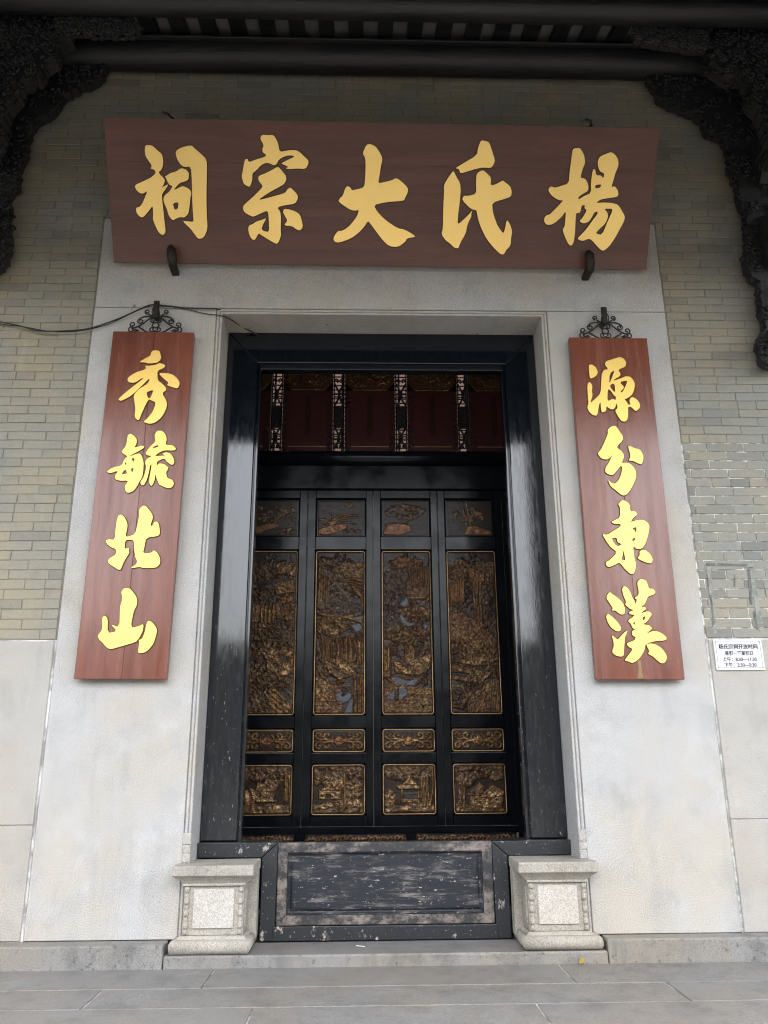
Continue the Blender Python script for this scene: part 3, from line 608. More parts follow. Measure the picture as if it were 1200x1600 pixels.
# wrought iron hangers above the couplets
def spiral(cx, cz, r0, turns, a0, dirn, n=16):
    return [(cx+r0*(1-.72*k/n)*math.cos(a0+dirn*turns*2*math.pi*k/n), cz+r0*(1-.72*k/n)*math.sin(a0+dirn*turns*2*math.pi*k/n)) for k in range(n+1)]
def hanger(top, px, label):
    c = top; t = thing('iron_hanger', (c.x, -.05, c.z), label, 'bracket', 'wrought iron scroll hangers above the couplets')
    k = .00505
    def X(pts): return [(c.x+x*k, -.048, c.z+z*k) for x, z in pts]
    bm = nb()
    for s in (-1, 1):
        R = .0062
        # sweeping arm from the outer scroll up to the crown
        tube(bm, X([(s*x, z) for x, z in ((33, 6.5), (30, 8.5), (24, 11), (18, 15), (13, 20), (8, 24.5), (3, 26))]), R)
        tube(bm, X([(s*x, z) for x, z in spiral(32, 14, 4.5, 1.15, -1.6, 1)]), R*.85)
        tube(bm, X([(s*x, z) for x, z in spiral(33.5, 5.5, 5, 1.1, 2.1, -1)]), R*.85)
        # lower arm along the board top
        tube(bm, X([(s*x, z) for x, z in ((24, 10), (19, 7), (14, 3.5), (9, 1.5), (4, 1.6), (0, 4))]), R)
        # upper leaf scroll
        tube(bm, X([(s*x, z) for x, z in ((2, 26.5), (8, 27), (15, 27), (21, 25), (25, 21))]), R)
        tube(bm, X([(s*x, z) for x, z in spiral(21.5, 19.5, 4.4, 1.1, .2, -1)]), R*.85)
        # crown curls
        tube(bm, X([(s*x, z) for x, z in ((2, 26), (7, 28), (11.5, 31))]), R)
        tube(bm, X([(s*x, z) for x, z in spiral(13, 34.5, 3.8, 1.2, -1.3, 1)]), R*.85)
        # centre scrolls
        tube(bm, X([(s*x, z) for x, z in spiral(4.4, 20, 4.0, 1.1, 2.4, -1)]), R*.8)
        tube(bm, X([(s*x, z) for x, z in spiral(4.6, 6.5, 4.2, 1.1, -2.6, 1)]), R*.8)
    tube(bm, X([(4.6*math.cos(a), 13+4.2*math.sin(a)) for a in np.linspace(0, 2*math.pi, 17)]), .0055)
    for v in bm.verts: v.co.y += 0
    obj('scrollwork', bm, MT['iron'], t, smooth=True)
    for s in (-1, 1):
        bm = nb()
        for a in range(5):
            tube(bm, X([(s*27, 3.5), (s*(27+4.6*math.cos(a*1.256+.3)), 3.5+3.2*math.sin(a*1.256+.3))]), [.009, .004], 5)
        lathe(bm, c.x+s*27*k, -.048, [(.004, c.z), (.014, c.z+.008), (.014, c.z+.026), (.004, c.z+.034)], 8)
        obj('leaf_boss', bm, MT['iron'], t, smooth=True)
    bm = nb(); box(bm, c.x-.021, c.x+.019, -.072, -.052, c.z+.12, c.z+.255, .004); box(bm, c.x-.018, c.x+.016, -.066, .01, c.z+.125, c.z+.165, .004); obj('hook', bm, MT['iron'], t)
    for s in (-1, 1):
        bm = nb(); tube(bm, [(c.x+s*.027, -.05, c.z+.125), (c.x+s*.026, -.075, c.z+.16), (c.x+s*.020, -.075, c.z+.19)], .004, 5); obj('loop', bm, MT['iron'], t)
hanger(Vector((at(242, 518, -.05).x, 0, cl.z)), None, 'black wrought iron scroll hanger above the left couplet, with cable behind it')
hanger(Vector((at(947, 528, -.05).x, 0, cr.z)), None, 'black wrought iron scroll hanger above the right couplet')
# glue stain under the right couplet's last character
bm = nb(); prism(bm, [pxz([(996, 1031), (1001, 1031), (1003, 1048), (1005, 1060), (996, 1060), (998, 1046)], -.0705)], lambda x, z, h: (x, -.0695-h, z), .0015)
k = NT('glue_stain'); tag(obj('glue_stain', bm, k.done(k.mix(k.noise(30), (.16, .09, .03), (.30, .20, .07)), .5), right_couplet), 'ochre glue stain running down to the foot of the board')

# cables
def cable(px, r, label, yoff):
    pts = [at(x, y, Y) for x, y, Y in px]
    # smooth (Catmull-Rom)
    out = []
    for i in range(len(pts)-1):
        a, b, c_, d = pts[max(i-1, 0)], pts[i], pts[i+1], pts[min(i+2, len(pts)-1)]
        for k in range(6):
            u = k/6; out.append(.5*((2*b)+(c_-a)*u+(2*a-5*b+4*c_-d)*u*u+(3*b-a-3*c_+d)*u**3))
    out.append(pts[-1]); bm = nb(); tube(bm, out, r, 6)
    tag(obj('cable', bm, MT['cable'], smooth=True), label, 'cable', 'cables strung across the left jamb')
cable([(-60, 492, -.02), (0, 503, -.02), (30, 509, -.025), (62, 517, -.03), (100, 517, -.03), (140, 513, -.03), (185, 498, -.03), (225, 480, -.035), (240, 476, -.035), (262, 478, -.03), (290, 481, -.02), (320, 482, -.02), (338, 482.5, -.015), (352, 488, .03), (366, 500, .12), (380, 511, .2), (400, 522, .262), (404, 525, .264)], .0055, 'thicker black cable looping from the left wall to the door head', 0)
cable([(-60, 494, -.01), (0, 506, -.01), (40, 511, -.015), (80, 518, -.02), (120, 517.5, -.02), (165, 508, -.02), (205, 490, -.03), (232, 479, -.03), (262, 479, -.02), (290, 483, -.012), (320, 490, -.012), (344, 493, -.01), (362, 500.5, .08), (380, 512, .205), (398, 521.5, .262)], .0035, 'thinner black cable sagging below the thicker one', 0)

# ================================================================== NOTICE
sg = thing('notice_sign', tuple(at(1120.7, 1046.7, -.01)), 'small white opening-hours notice in Chinese, fixed to the right wall', 'sign')
q = [at(x, y, -.012) for x, y in ((1113.3, 999.2), (1190.8, 999.2), (1194.6, 1047.3), (1120.7, 1046.9))]
sx0 = (q[0].x+q[3].x)/2; sx1 = (q[1].x+q[2].x)/2; sz0 = (q[2].z+q[3].z)/2; sz1 = (q[0].z+q[1].z)/2
bm = nb(); box(bm, sx0, sx1, -.012, -.001, sz0, sz1, .001); obj('plate', bm, MT['signwhite'], sg)
sw, sh = sx1-sx0, sz1-sz0
bm = nb(); ins = .018
def ln(a, b, c_, d): box(bm, min(a, c_), max(a, c_), -.0128, -.0119, min(b, d), max(b, d))
e = .0025
ln(sx0+ins, sz0+ins-.004, sx1-ins, sz0+ins-.004+e); ln(sx0+ins, sz1-ins+.004, sx1-ins, sz1-ins+.004-e)
ln(sx0+ins-.006, sz0+ins+.002, sx0+ins-.006+e, sz1-ins-.002); ln(sx1-ins+.006-e, sz0+ins+.002, sx1-ins+.006, sz1-ins-.002)
obj('border', bm, MT['signgrey'], sg)
for cx, cz, a, b in ((sx0+.010, sz0+.012, 1, 1), (sx1-.010, sz0+.012, -1, 1), (sx0+.010, sz1-.012, 1, -1), (sx1-.010, sz1-.012, -1, -1)):
    bm = nb(); pbox(bm, [(cx, cz), (cx+a*.013, cz), (cx, cz+b*.013)], -.0127, -.0119); obj('corner_ornament', bm, MT['signgrey'], sg)
def text(body, cx, z, size, width, mat, bold=0.0):
    cu = bpy.data.curves.new('t', 'FONT'); cu.body = body; cu.size = size; cu.align_x = 'CENTER'; cu.align_y = 'CENTER'; cu.extrude = .0004; cu.offset = bold
    to = bpy.data.objects.new('t', cu); C.objects.link(to)
    dg = bpy.context.evaluated_depsgraph_get(); me = bpy.data.meshes.new_from_object(to.evaluated_get(dg))
    bpy.data.objects.remove(to); 
    xs = [v.co.x for v in me.vertices] or [0, 1]; k = width/(max(xs)-min(xs)+1e-9)
    mx = (max(xs)+min(xs))/2
    for v in me.vertices:
        x, y, zz = v.co; v.co = Vector((cx+(x-mx)*k, -.0125-zz, z+y*k*1.08))-wloc(sg)
    me.materials.clear(); me.materials.append(mat)
    o_ = tag(bpy.data.objects.new('lettering', me), kind='stuff'); C.objects.link(o_); o_.parent = sg
mid = (sx0+sx1)/2
for dx in (-.0008, .0008): text('杨氏宗祠开放时间', mid+dx, sz1-sh*.245, .032, sw*.80, MT['ink'], .0003)
text('星期一至星期日', mid, sz1-sh*.46, .026, sw*.58, MT['ink'], .0007)
text('上午：8:30—11:30', mid, sz1-sh*.655, .026, sw*.70, MT['ink'], .0007)
text('下午：2:30—5:30', mid, sz1-sh*.84, .026, sw*.66, MT['ink'], .0007)
# litter
p = at(909, 1503, -.15); bm = nb()
vs = [bm.verts.new((p.x+x*.016, -.155+y*.012, .004+z*.03)) for x, y, z in ((-1, 0, 0), (-.2, -.9, .15), (.6, -.6, .3), (.9, .2, .95), (.1, .7, 1.0), (-.8, .6, .6), (0, 0, .35))]
for i in range(6): bm.faces.new((vs[i], vs[(i+1) % 6], vs[6]))
bmesh.ops.solidify(bm, geom=bm.faces[:], thickness=.001)
tag(obj('fallen_leaf', bm, MT['leaf']), 'small yellow fallen leaf on the paving below the right pedestal', 'leaf')
bm = nb(); box(bm, -.028, .028, -.006, .006, 0, .002)
bmesh.ops.rotate(bm, verts=bm.verts, matrix=Matrix.Rotation(-.5, 3, 'Z')); bmesh.ops.translate(bm, verts=bm.verts, vec=(-.153, .05, .066))
tag(obj('paper_scrap', bm, MT['paper']), 'thin white scrap lying on the stone step before the threshold', 'scrap')
# ================================================================== INTERIOR SCREEN
YS = 1.5
class Relief:
    def __init__(s, w, h, cell):
        s.w, s.h = w, h; s.nx = max(8, int(w/cell)); s.ny = max(8, int(h/cell))
        s.U, s.V = np.meshgrid(np.linspace(0, 1, s.nx+1), np.linspace(0, 1, s.ny+1))   # v up
        s.asp = h/w; s.H = np.zeros_like(s.U); s.G = np.zeros(s.U.shape+(3,))
        s.r = np.random.RandomState(int(w*1000+h*77))
    def put(s, mask, hgt, col, f=1.0):
        up = mask & (hgt > s.H) if not np.isscalar(hgt) else mask & (s.H < hgt)
        s.H = np.where(up, hgt, s.H)
        for c in range(3): s.G[..., c] = np.where(up, s.G[..., c]*(1-f)+col[c]*f, s.G[..., c])
    def dome(s, u, v, r, h, col, base=0):
        d = np.sqrt((s.U-u)**2+((s.V-v)*s.asp)**2)/r
        s.put(d < 1, base+h*np.sqrt(np.clip(1-d*d, 0, 1)), col)
    def foliage(s, u, v, ru, rv, n, r, h=.8, col=(.9, 0, 0), base=.15):
        for _ in range(n):
            a = s.r.uniform(0, 6.28); q = math.sqrt(s.r.uniform(0, 1))
            rr = r*s.r.uniform(.6, 1.3); g = col[0]*s.r.uniform(.35, 1.0)
            s.dome(u+ru*q*math.cos(a), v+rv*q*math.sin(a), rr, h*s.r.uniform(.5, 1)-base, (g, col[1]*s.r.uniform(.3, 1), col[2]*s.r.uniform(0, 1)), base)
    def stroke(s, pts, w, h, col, flute=0):
        pts = np.array(pts, float)
        best = np.full(s.U.shape, 9.); along = np.zeros_like(s.U)
        for a, b in zip(pts, pts[1:]):
            dx, dy = b[0]-a[0], (b[1]-a[1])*s.asp; L = dx*dx+dy*dy+1e-9
            t = np.clip(((s.U-a[0])*dx+(s.V-a[1])*s.asp*dy)/L, 0, 1)
            d = np.hypot(s.U-a[0]-t*dx, (s.V-a[1])*s.asp-t*dy)
            best = np.minimum(best, d)
        x = best/w
        hh = h*np.sqrt(np.clip(1-x*x, 0, 1))
        if flute: hh = hh*(.75+.25*np.cos(x*flute))
        s.put(x < 1, hh, col)
    def poly(s, pts, h, col, hatch=None, tilt=(0, 0)):
        inside = np.zeros(s.U.shape, bool); n = len(pts)
        for i in range(n):
            (x1, y1), (x2, y2) = pts[i], pts[(i+1) % n]
            c = ((y1 > s.V) != (y2 > s.V)) & (s.U < (x2-x1)*(s.V-y1)/(y2-y1+1e-12)+x1); inside ^= c
        cx = np.mean([p[0] for p in pts]); cy = np.mean([p[1] for p in pts])
        hh = h+tilt[0]*(s.U-cx)+tilt[1]*(s.V-cy)
        if hatch:
            a, fr, am = hatch; hh = hh+am*np.sin((s.U*math.cos(a)+s.V*s.asp*math.sin(a))*fr)
        s.H = np.where(inside, hh, s.H)
        for c in range(3): s.G[..., c] = np.where(inside, col[c], s.G[..., c])
    def rocks(s, pts, h, col, fr=26):
        ph = s.r.uniform(0, 6, 4)
        w = np.sin(s.U*fr+3*np.sin(s.V*s.asp*7+ph[0])+ph[1])*.5+np.sin((s.U*.5+s.V*s.asp)*fr*1.3+ph[2])*.35
        inside = np.zeros(s.U.shape, bool); n = len(pts)
        for i in range(n):
            (x1, y1), (x2, y2) = pts[i], pts[(i+1) % n]
            inside ^= ((y1 > s.V) != (y2 > s.V)) & (s.U < (x2-x1)*(s.V-y1)/(y2-y1+1e-12)+x1)
        s.put(inside, h*(.75+.25*w), col)
        up = inside
        s.G[..., 0] = np.where(up, s.G[..., 0]*np.clip(.75+.5*w, .3, 1.2), s.G[..., 0])
    def grass(s, u, v, n, L, h, col, spread=1.2):
        for _ in range(n):
            a = s.r.uniform(-spread, spread); l = L*s.r.uniform(.5, 1); k = s.r.uniform(-.4, .4)
            pts = [(u+math.sin(a)*l*t+k*l*t*t, v+(math.cos(a)*l*t-.35*abs(k)*l*t*t)/s.asp) for t in np.linspace(0, 1, 6)]
            s.stroke(pts, .011, h, col)
    def mesh(s, name, parent, x0, z0, depth, Y, tex=1.0):
        def vn(c):
            a = s.r.rand(s.H.shape[0]//c+3, s.H.shape[1]//c+3)
            yi = np.arange(s.H.shape[0])/c; xi = np.arange(s.H.shape[1])/c
            y0 = yi.astype(int); x0_ = xi.astype(int); fy = (yi-y0)[:, None]; fx = (xi-x0_)[None]
            g = lambda p, q: a[np.ix_(y0+p, x0_+q)]
            return (g(0, 0)*(1-fx)+g(0, 1)*fx)*(1-fy)+(g(1, 0)*(1-fx)+g(1, 1)*fx)*fy
        act = np.clip((s.G[..., 0]+s.G[..., 2])*2, .15, 1)
        t1, t2, t3 = vn(2), vn(4), vn(9)
        H = np.clip(s.H, 0, 1.1)*(.8+.4*t3)+tex*act*(.24*np.abs(t2-.5)*2+.28*(t1-.5))
        s.G[..., 0] = np.clip(s.G[..., 0]*(1-tex*(.65-1.0*t2))*(.6+.8*t3), 0, 1)
        e = np.minimum(np.minimum(s.U, 1-s.U), np.minimum(s.V, 1-s.V)*s.asp)
        H = H*np.clip(e/.02, 0, 1)
        org = wloc(parent)
        co = np.stack([x0+s.U*s.w-org.x, Y-H*depth-org.y, z0+s.V*s.h-org.z], -1).reshape(-1, 3)
        nx, ny = s.nx+1, s.ny+1
        i = np.arange(nx*ny).reshape(ny, nx)
        f = np.stack([i[:-1, :-1], i[:-1, 1:], i[1:, 1:], i[1:, :-1]], -1).reshape(-1, 4)
        me = bpy.data.meshes.new(name); me.from_pydata(co.tolist(), [], f.tolist())
        ca = me.color_attributes.new('gild', 'FLOAT_COLOR', 'POINT')
        col = np.concatenate([np.clip(s.G, 0, 1).reshape(-1, 3), np.ones((nx*ny, 1))], 1).astype(np.float32)
        ca.data.foreach_set('color', col.ravel())
        me.materials.append(MT['gilt']); me.polygons.foreach_set('use_smooth', [True]*len(me.polygons))
        o_ = bpy.data.objects.new(name, me); C.objects.link(o_); o_.parent = parent
        return o_
GD = (.95, 0, 0); GM = (.65, 0, 0); GL = (.4, 0, 0); RD = (.25, 0, .8); BG = (.0, .9, 0)

def long_panel(R, kind):
    r = R.r
    R.H[:] = .12; R.G[..., 0] = .16; R.foliage(.5, .5, .52, .5, 420, .032, .55, (.45, .0, .12), .1)
    R.put(R.V > .93, .10, (0.02, 0, 0)); 
    R.G[..., 0] = np.where(R.V > .93, .03, R.G[..., 0])
    if kind == 0:
        R.foliage(.25, .86, .3, .05, 60, .05, .7, (.35, 0, .1))
        R.rocks([(.6, .93), (1, .93), (1, .84), (.55, .86)], .6, GM); R.poly([(.1, .80), (.95, .83), (.95, .81), (.1, .78)], .2, (.02, 0, 0))
        R.poly([(.05, .79), (.75, .785), (.7, .76), (.25, .755), (.1, .765)], .55, (.1, 0, 0)); R.poly([(.55, .79), (.95, .82), (.98, .74), (.6, .72)], .65, (.55, 0, .3), (1.3, 60, .06))
        for u in (.3, .38, .46, .54): R.stroke([(u, .55), (u, .65)], .035, .8, GD, 2)
        R.poly([(.0, .55), (.28, .56), (.25, .66), (0, .67)], .35, (.45, 0, .3), (.4, 50, .05))
        R.foliage(.8, .64, .22, .07, 70, .05, .8, (.7, 0, .4)); R.foliage(.3, .49, .35, .055, 110, .035, .75, (.45, 0, .05))
        R.poly([(.1, .41), (.35, .43), (.4, .40), (.2, .375)], .15, (.02, 0, 0))
        R.foliage(.5, .38, .45, .05, 90, .04, .8, (.75, 0, .2))
        R.rocks([(.45, .38), (.8, .38), (1, .37), (1, .24), (.7, .22), (.45, .27)], .8, GD, 20); R.dome(.72, .30, .09, .5, GL, .4); R.dome(.72, .30, .05, .4, GD, .5)
        R.foliage(.28, .2, .3, .09, 150, .028, .85, (.75, 0, .05)); R.foliage(.75, .21, .2, .06, 60, .03, .6, (.5, 0, .05))
        R.poly([(.4, .13), (.62, .15), (.98, .05), (.95, .0), (.6, 0), (.5, .08)], .6, GD, (.9, 70, .10), (-.2, 0)); R.poly([(.0, .10), (.4, .12), (.55, .05), (.6, 0), (0, 0)], .4, GL, (.3, 60, .10)); R.foliage(.25, .06, .28, .05, 60, .03, .8, (.5, 0, .05))
    elif kind == 1:
        R.poly([(.5, .93), (1, .93), (1, .80), (.55, .86)], .25, (.42, 0, .12), (.2, 70, .04)); R.foliage(.2, .93, .25, .03, 50, .045, .7, (.3, 0, .05))
        for k in range(5): R.stroke([(.05+.05*k, .65), (.06+.05*k, .9-.02*k)], .022, .6, (.7, 0, .1))
        for k in range(9): R.stroke([(.6+.03*k, .83-.012*k), (.72+.03*k, .84-.018*k), (1.0, .83-.025*k)], .014, .85, (.8, 0, .2))
        R.foliage(.35, .66, .35, .06, 150, .04, .8, (.55, .25, .05)); R.foliage(.7, .64, .3, .06, 120, .045, .85, (.4, .35, .05))
        R.poly([(.72, .60), (.95, .62), (.99, .58), (.9, .555), (.75, .565)], .2, BG); R.poly([(.74, .53), (.9, .545), (.97, .515), (.85, .49)], .2, BG); R.poly([(.4, .65), (.5, .655), (.48, .63), (.41, .63)], .2, BG)
        R.stroke([(.05, .60), (.5, .585), (.75, .57), (.95, .55)], .035, .8, GD, 3); R.stroke([(.6, .58), (.95, .60)], .03, .8, GD)
        R.foliage(.3, .53, .33, .06, 150, .04, .85, (.8, 0, .1)); 
        for k in range(16): R.stroke([(.15+.055*k, .30+r.uniform(-.01, .02)), (.17+.055*k+r.uniform(-.03, .03), .38), (.15+.055*k, .44+r.uniform(-.03, .03))], .026, .85, (r.uniform(.5, 1), 0, .1), 2)
        R.rocks([(.2, .31), (.5, .33), (.75, .27), (.85, .23), (.5, .20), (.3, .24)], .9, (1, 0, 0), 16)
        R.poly([(.0, .22), (.3, .185), (.55, .17), (.55, .0), (.0, 0)], .3, (.62, 0, .1), (1.55, 75, .04)); R.poly([(.0, .115), (.45, .11), (.45, .085), (0, .09)], .45, (.95, 0, .1))
        R.stroke([(.03, .28), (.15, .22), (.3, .185), (.5, .17)], .022, .7, GD)
        R.poly([(.42, .11), (.55, .14), (.7, .15), (.75, .10), (.68, .07), (.55, .06)], .3, BG); R.poly([(.6, .0), (.72, .08), (.78, .08), (.75, 0)], .25, BG); R.foliage(.62, .13, .09, .02, 12, .035, .7, (.4, .2, .1))
        for u in (.82, .9, .97): R.stroke([(u, .0), (u, .2)], .035, .8, GD, 3)
    elif kind == 2:
        R.foliage(.5, .93, .35, .03, 60, .04, .7, (.35, 0, .9)); R.foliage(.3, .83, .25, .07, 90, .045, .7, (.25, .2, .1))
        for k in range(8): R.stroke([(.62+.05*k, .78), (.63+.05*k, .9)], .02, .55, (.4, 0, .2))
        R.poly([(.45, .74), (.98, .78), (.98, .70), (.6, .69)], .4, (.35, 0, .15), (1.5, 80, .03)); R.stroke([(.55, .705), (.98, .70)], .012, .7, GD)
        R.foliage(.2, .70, .25, .09, 120, .035, .75, (.3, .3, .05)); R.poly([(.35, .67), (.5, .71), (.55, .67), (.42, .65)], .2, BG)
        R.foliage(.65, .61, .35, .03, 110, .045, .75, (.8, 0, .1)); R.poly([(.15, .59), (.4, .60), (.5, .55), (.95, .53), (.8, .47), (.7, .5), (.5, .53), (.2, .54)], .22, BG)
        R.foliage(.5, .48, .45, .06, 150, .038, .8, (.6, 0, .15)); R.foliage(.2, .55, .2, .05, 60, .03, .7, (.3, .3, .05))
        R.stroke([(.10, .22), (.11, .39)], .06, 1., (1, 0, .25), 2); R.stroke([(.03, .22), (.03, .38)], .03, .8, GD)
        for k in range(5): R.stroke([(.46+.04*k, .30), (.46+.045*k, .40)], .022, .7, GM)
        R.rocks([(.2, .31), (.5, .30), (.8, .34), (1, .36), (.95, .26), (.7, .22), (.25, .24)], .8, GD, 20)
        R.poly([(.2, .22), (.5, .19), (.75, .21), (.6, .155), (.35, .15), (.22, .18)], .3, (.2, .7, 0)); R.stroke([(.1, .2), (.3, .155), (.6, .15), (.85, .22), (.95, .3)], .016, .7, GM)
        R.poly([(.0, .18), (1, .15), (1, 0), (0, 0)], .18, (.5, 0, .1), (1.5, 85, .04)); R.poly([(.5, .14), (.98, .14), (.98, .11), (.5, .105)], .4, (.9, 0, .1))
        R.poly([(.05, .09), (.25, .07), (.45, .10), (.5, .13), (.4, .15), (.2, .13)], .35, BG); 
        for p_ in ((.27, .145), (.27, .118), (.26, .09)): R.dome(p_[0], p_[1], .05, .5, GM, .4)
        R.foliage(.85, .05, .08, .012, 8, .03, .6, (.6, 0, .1))
    else:
        R.foliage(.28, .88, .28, .07, 110, .04, .8, (.45, 0, .25)); R.poly([(.6, .94), (1, .94), (1, .80), (.7, .82)], .25, (.3, 0, .1), (1.5, 60, .04))
        for k in range(6): R.stroke([(.06+.05*k, .68), (.05+.055*k, .78+.01*k)], .035, .8, (.65, 0, .45), 2)
        R.rocks([(.45, .90), (.8, .86), (.75, .80), (.5, .82)], .8, (.5, 0, .5), 18)
        R.foliage(.4, .72, .12, .05, 30, .05, .5, (.05, 0, 0)); R.stroke([(.6, .45), (.62, .6), (.6, .72), (.65, .85)], .10, .75, (.5, 0, .15), 9); R.foliage(.85, .72, .14, .06, 50, .05, .6, (.25, 0, .05))
        R.poly([(.35, .61), (.5, .64), (.5, .56)], .15, (.02, 0, 0)); R.poly([(.78, .62), (.95, .64), (.9, .58)], .15, (.02, 0, 0))
        R.poly([(.0, .60), (.33, .61), (.55, .55), (.9, .46), (.98, .44), (.9, .40), (.0, .44)], .3, (.42, 0, .2), (.9, 46, .06))
        R.foliage(.4, .40, .42, .05, 110, .04, .85, (.65, 0, .25)); R.grass(.5, .28, 60, .45, .6, (.55, 0, .1), 1.4); R.grass(.85, .30, 40, .4, .6, (.45, 0, .1), 1.2)
        R.rocks([(.0, .30), (.4, .26), (.85, .24), (.6, .17), (.0, .20)], .8, (.75, 0, .1), 30); R.poly([(.0, .245), (.4, .235), (.3, .215), (0, .225)], .2, (.02, 0, 0))
        R.poly([(.33, .12), (.6, .16), (1, .2), (1, 0), (.33, 0)], .35, (.55, 0, .12), (0, 60, .05)); R.stroke([(.7, .22), (.62, .16), (.4, .12)], .02, .7, GM)
        R.foliage(.15, .09, .14, .06, 30, .05, .7, (.3, 0, .05)); R.stroke([(.02, .04), (.2, .03), (.32, .09), (.25, .14)], .025, .8, GD)
        for k in range(5): R.stroke([(.8+.035*k, .02), (.8+.035*k, .2)], .012, .6, GM)
def square_panel(R, kind):
    r = R.r; R.H[:] = .1; R.G[..., 0] = .08
    R.rocks([(0, .0), (1, .0), (1, .16), (.6, .22), (.3, .14), (0, .2)], .5, GM, 22)
    R.foliage(.35, .86, .4, .14, 90, .055, .75, (.55, 0, .05)); R.foliage(.8, .84, .22, .13, 50, .05, .7, (.5, 0, .05))
    if kind == 0:
        R.stroke([(.9, .3), (.9, .85)], .055, .85, GD, 5); R.stroke([(.98, .35), (.98, .8)], .02, .7, GD); R.foliage(.7, .7, .2, .04, 30, .04, .6, (.6, 0, .05))
        R.poly([(.25, .28), (.35, .66), (.45, .62), (.55, .76), (.68, .63), (.76, .6), (.7, .48), (.66, .28)], .55, (.8, 0, 0), (0, 34, .05)); R.stroke([(.5, .28), (.5, .6)], .012, .3, GL)
        R.poly([(.0, .0), (.02, .45), (.2, .55), (.3, .5), (.3, .2), (.5, .1), (.6, 0)], .65, (.85, 0, 0), (.1, 50, .08)); R.rocks([(.4, .1), (.7, .18), (.98, .14), (.98, .0), (.5, .0)], .7, GD, 16)
        R.stroke([(.35, .27), (.72, .27)], .02, .6, GD)
    elif kind == 1:
        R.foliage(.25, .72, .22, .12, 50, .05, .8, (.8, 0, 0)); R.poly([(.14, .50), (.32, .63), (.55, .72), (.62, .62), (.56, .48), (.3, .46)], .6, (.9, 0, 0), (.75, 60, .05)); R.poly([(.32, .62), (.52, .73), (.6, .64), (.5, .48)], .75, (.95, 0, 0), (2.3, 75, .05))
        R.poly([(.12, .30), (.55, .30), (.55, .47), (.12, .50)], .45, (.8, 0, 0), (0, 40, .03)); R.poly([(.25, .31), (.35, .31), (.35, .41), (.25, .41)], .15, (.05, 0, 0))
        R.stroke([(.62, .2), (.62, .83)], .045, .9, GD, 5); R.rocks([(.0, .12), (.3, .25), (.55, .28), (.5, .18), (.25, .1), (0, .08)], .8, (1, 0, 0), 16)
        R.foliage(.8, .5, .18, .2, 70, .045, .7, (.6, 0, 0)); R.foliage(.75, .15, .25, .12, 80, .05, .8, (.75, 0, 0)); R.poly([(.8, .6), (.98, .62), (.98, .58), (.84, .57)], .6, GM)
    elif kind == 2:
        R.poly([(.22, .56), (.38, .60), (.48, .72), (.55, .72), (.68, .58), (.72, .50), (.3, .5)], .6, (.8, 0, 0), (1.57, 70, .05)); R.poly([(.36, .60), (.50, .74), (.64, .60)], .75, GD, (0, 70, .05)); R.stroke([(.5, .72), (.5, .78)], .02, .8, GD)
        for u in (.35, .68): R.stroke([(u, .22), (u, .5)], .022, .7, GD)
        R.poly([(.4, .3), (.66, .3), (.66, .42), (.4, .42)], .2, (.1, .15, 0)); R.poly([(.36, .22), (.7, .22), (.7, .29), (.36, .29)], .5, (.75, .1, 0))
        for u in (.76, .82, .88): R.stroke([(u, .15), (u-.02, .75)], .035, .8, (.6, 0, 0), 4)
        R.stroke([(.9, .15), (.97, .5), (.96, .9)], .025, .8, GD); R.foliage(.1, .3, .12, .16, 50, .05, .8, (.7, 0, 0)); R.rocks([(.2, .04), (.5, .2), (.9, .14), (.95, .04)], .7, GD, 18)
    else:
        R.stroke([(.12, .1), (.15, .5), (.1, .75)], .07, .8, (.7, 0, 0), 7); R.foliage(.2, .65, .15, .1, 40, .05, .8, (.7, 0, 0)); R.stroke([(.75, .75), (.8, .67), (.88, .7), (.86, .78)], .02, .8, GD)
        R.poly([(.3, .14), (.3, .37), (.62, .37), (.62, .14)], .45, (.7, 0, 0)); R.poly([(.25, .38), (.38, .5), (.5, .62), (.6, .56), (.66, .47), (.58, .4)], .7, (.8, .05, 0), (.6, 90, .03)); R.poly([(.25, .36), (.55, .36), (.55, .385), (.25, .385)], .75, GD)
        R.poly([(.55, .1), (.55, .33), (.95, .33), (.95, .1)], .6, (.75, 0, 0), (0, 30, .02)); R.poly([(.52, .34), (.66, .48), (.76, .57), (.9, .5), (.98, .42), (.98, .34)], .85, (.85, .05, 0), (2.2, 90, .03)); R.poly([(.5, .315), (.78, .315), (.78, .34), (.5, .34)], .9, GD)
        R.poly([(.34, .16), (.36, .33), (.39, .33), (.37, .16)], .6, GD)
def scroll_panel(R, kind):
    R.H[:] = .1; R.G[..., 0] = .05
    A = R.asp
    for s in (-1, 1):
        for t in (-1, 1):
            def pt(x, y): return (.5+s*x, .5+t*y)
            R.stroke([pt(.08, .03), pt(.18, .04), pt(.26, .10), pt(.30, .2), pt(.28, .33), pt(.22, .36), pt(.19, .28), pt(.22, .22)], .022, .8, GD)
            R.stroke([pt(.20, .05), pt(.30, .08), pt(.38, .05), pt(.44, .12), pt(.47, .22), pt(.45, .34), pt(.40, .38), pt(.36, .30), pt(.39, .24)], .022, .8, (.8, 0, .1))
            R.stroke([pt(.28, .12), pt(.33, .22), pt(.36, .16)], .016, .7, GM); R.stroke([pt(.14, .05), pt(.12, .2), pt(.08, .3)], .014, .6, GM)
    for k in range(7):
        a = (k-3)*.42; R.stroke([(.5, .46), (.5+.10*math.sin(a), .46+.30*math.cos(a)*.9)], .017, .9, (1, 0, .35)); R.stroke([(.5, .46), (.5+.09*math.sin(a), .46-.2*math.cos(a))], .016, .8, (.9, 0, .2))
    R.dome(.5, .47, .03, .95, GD)
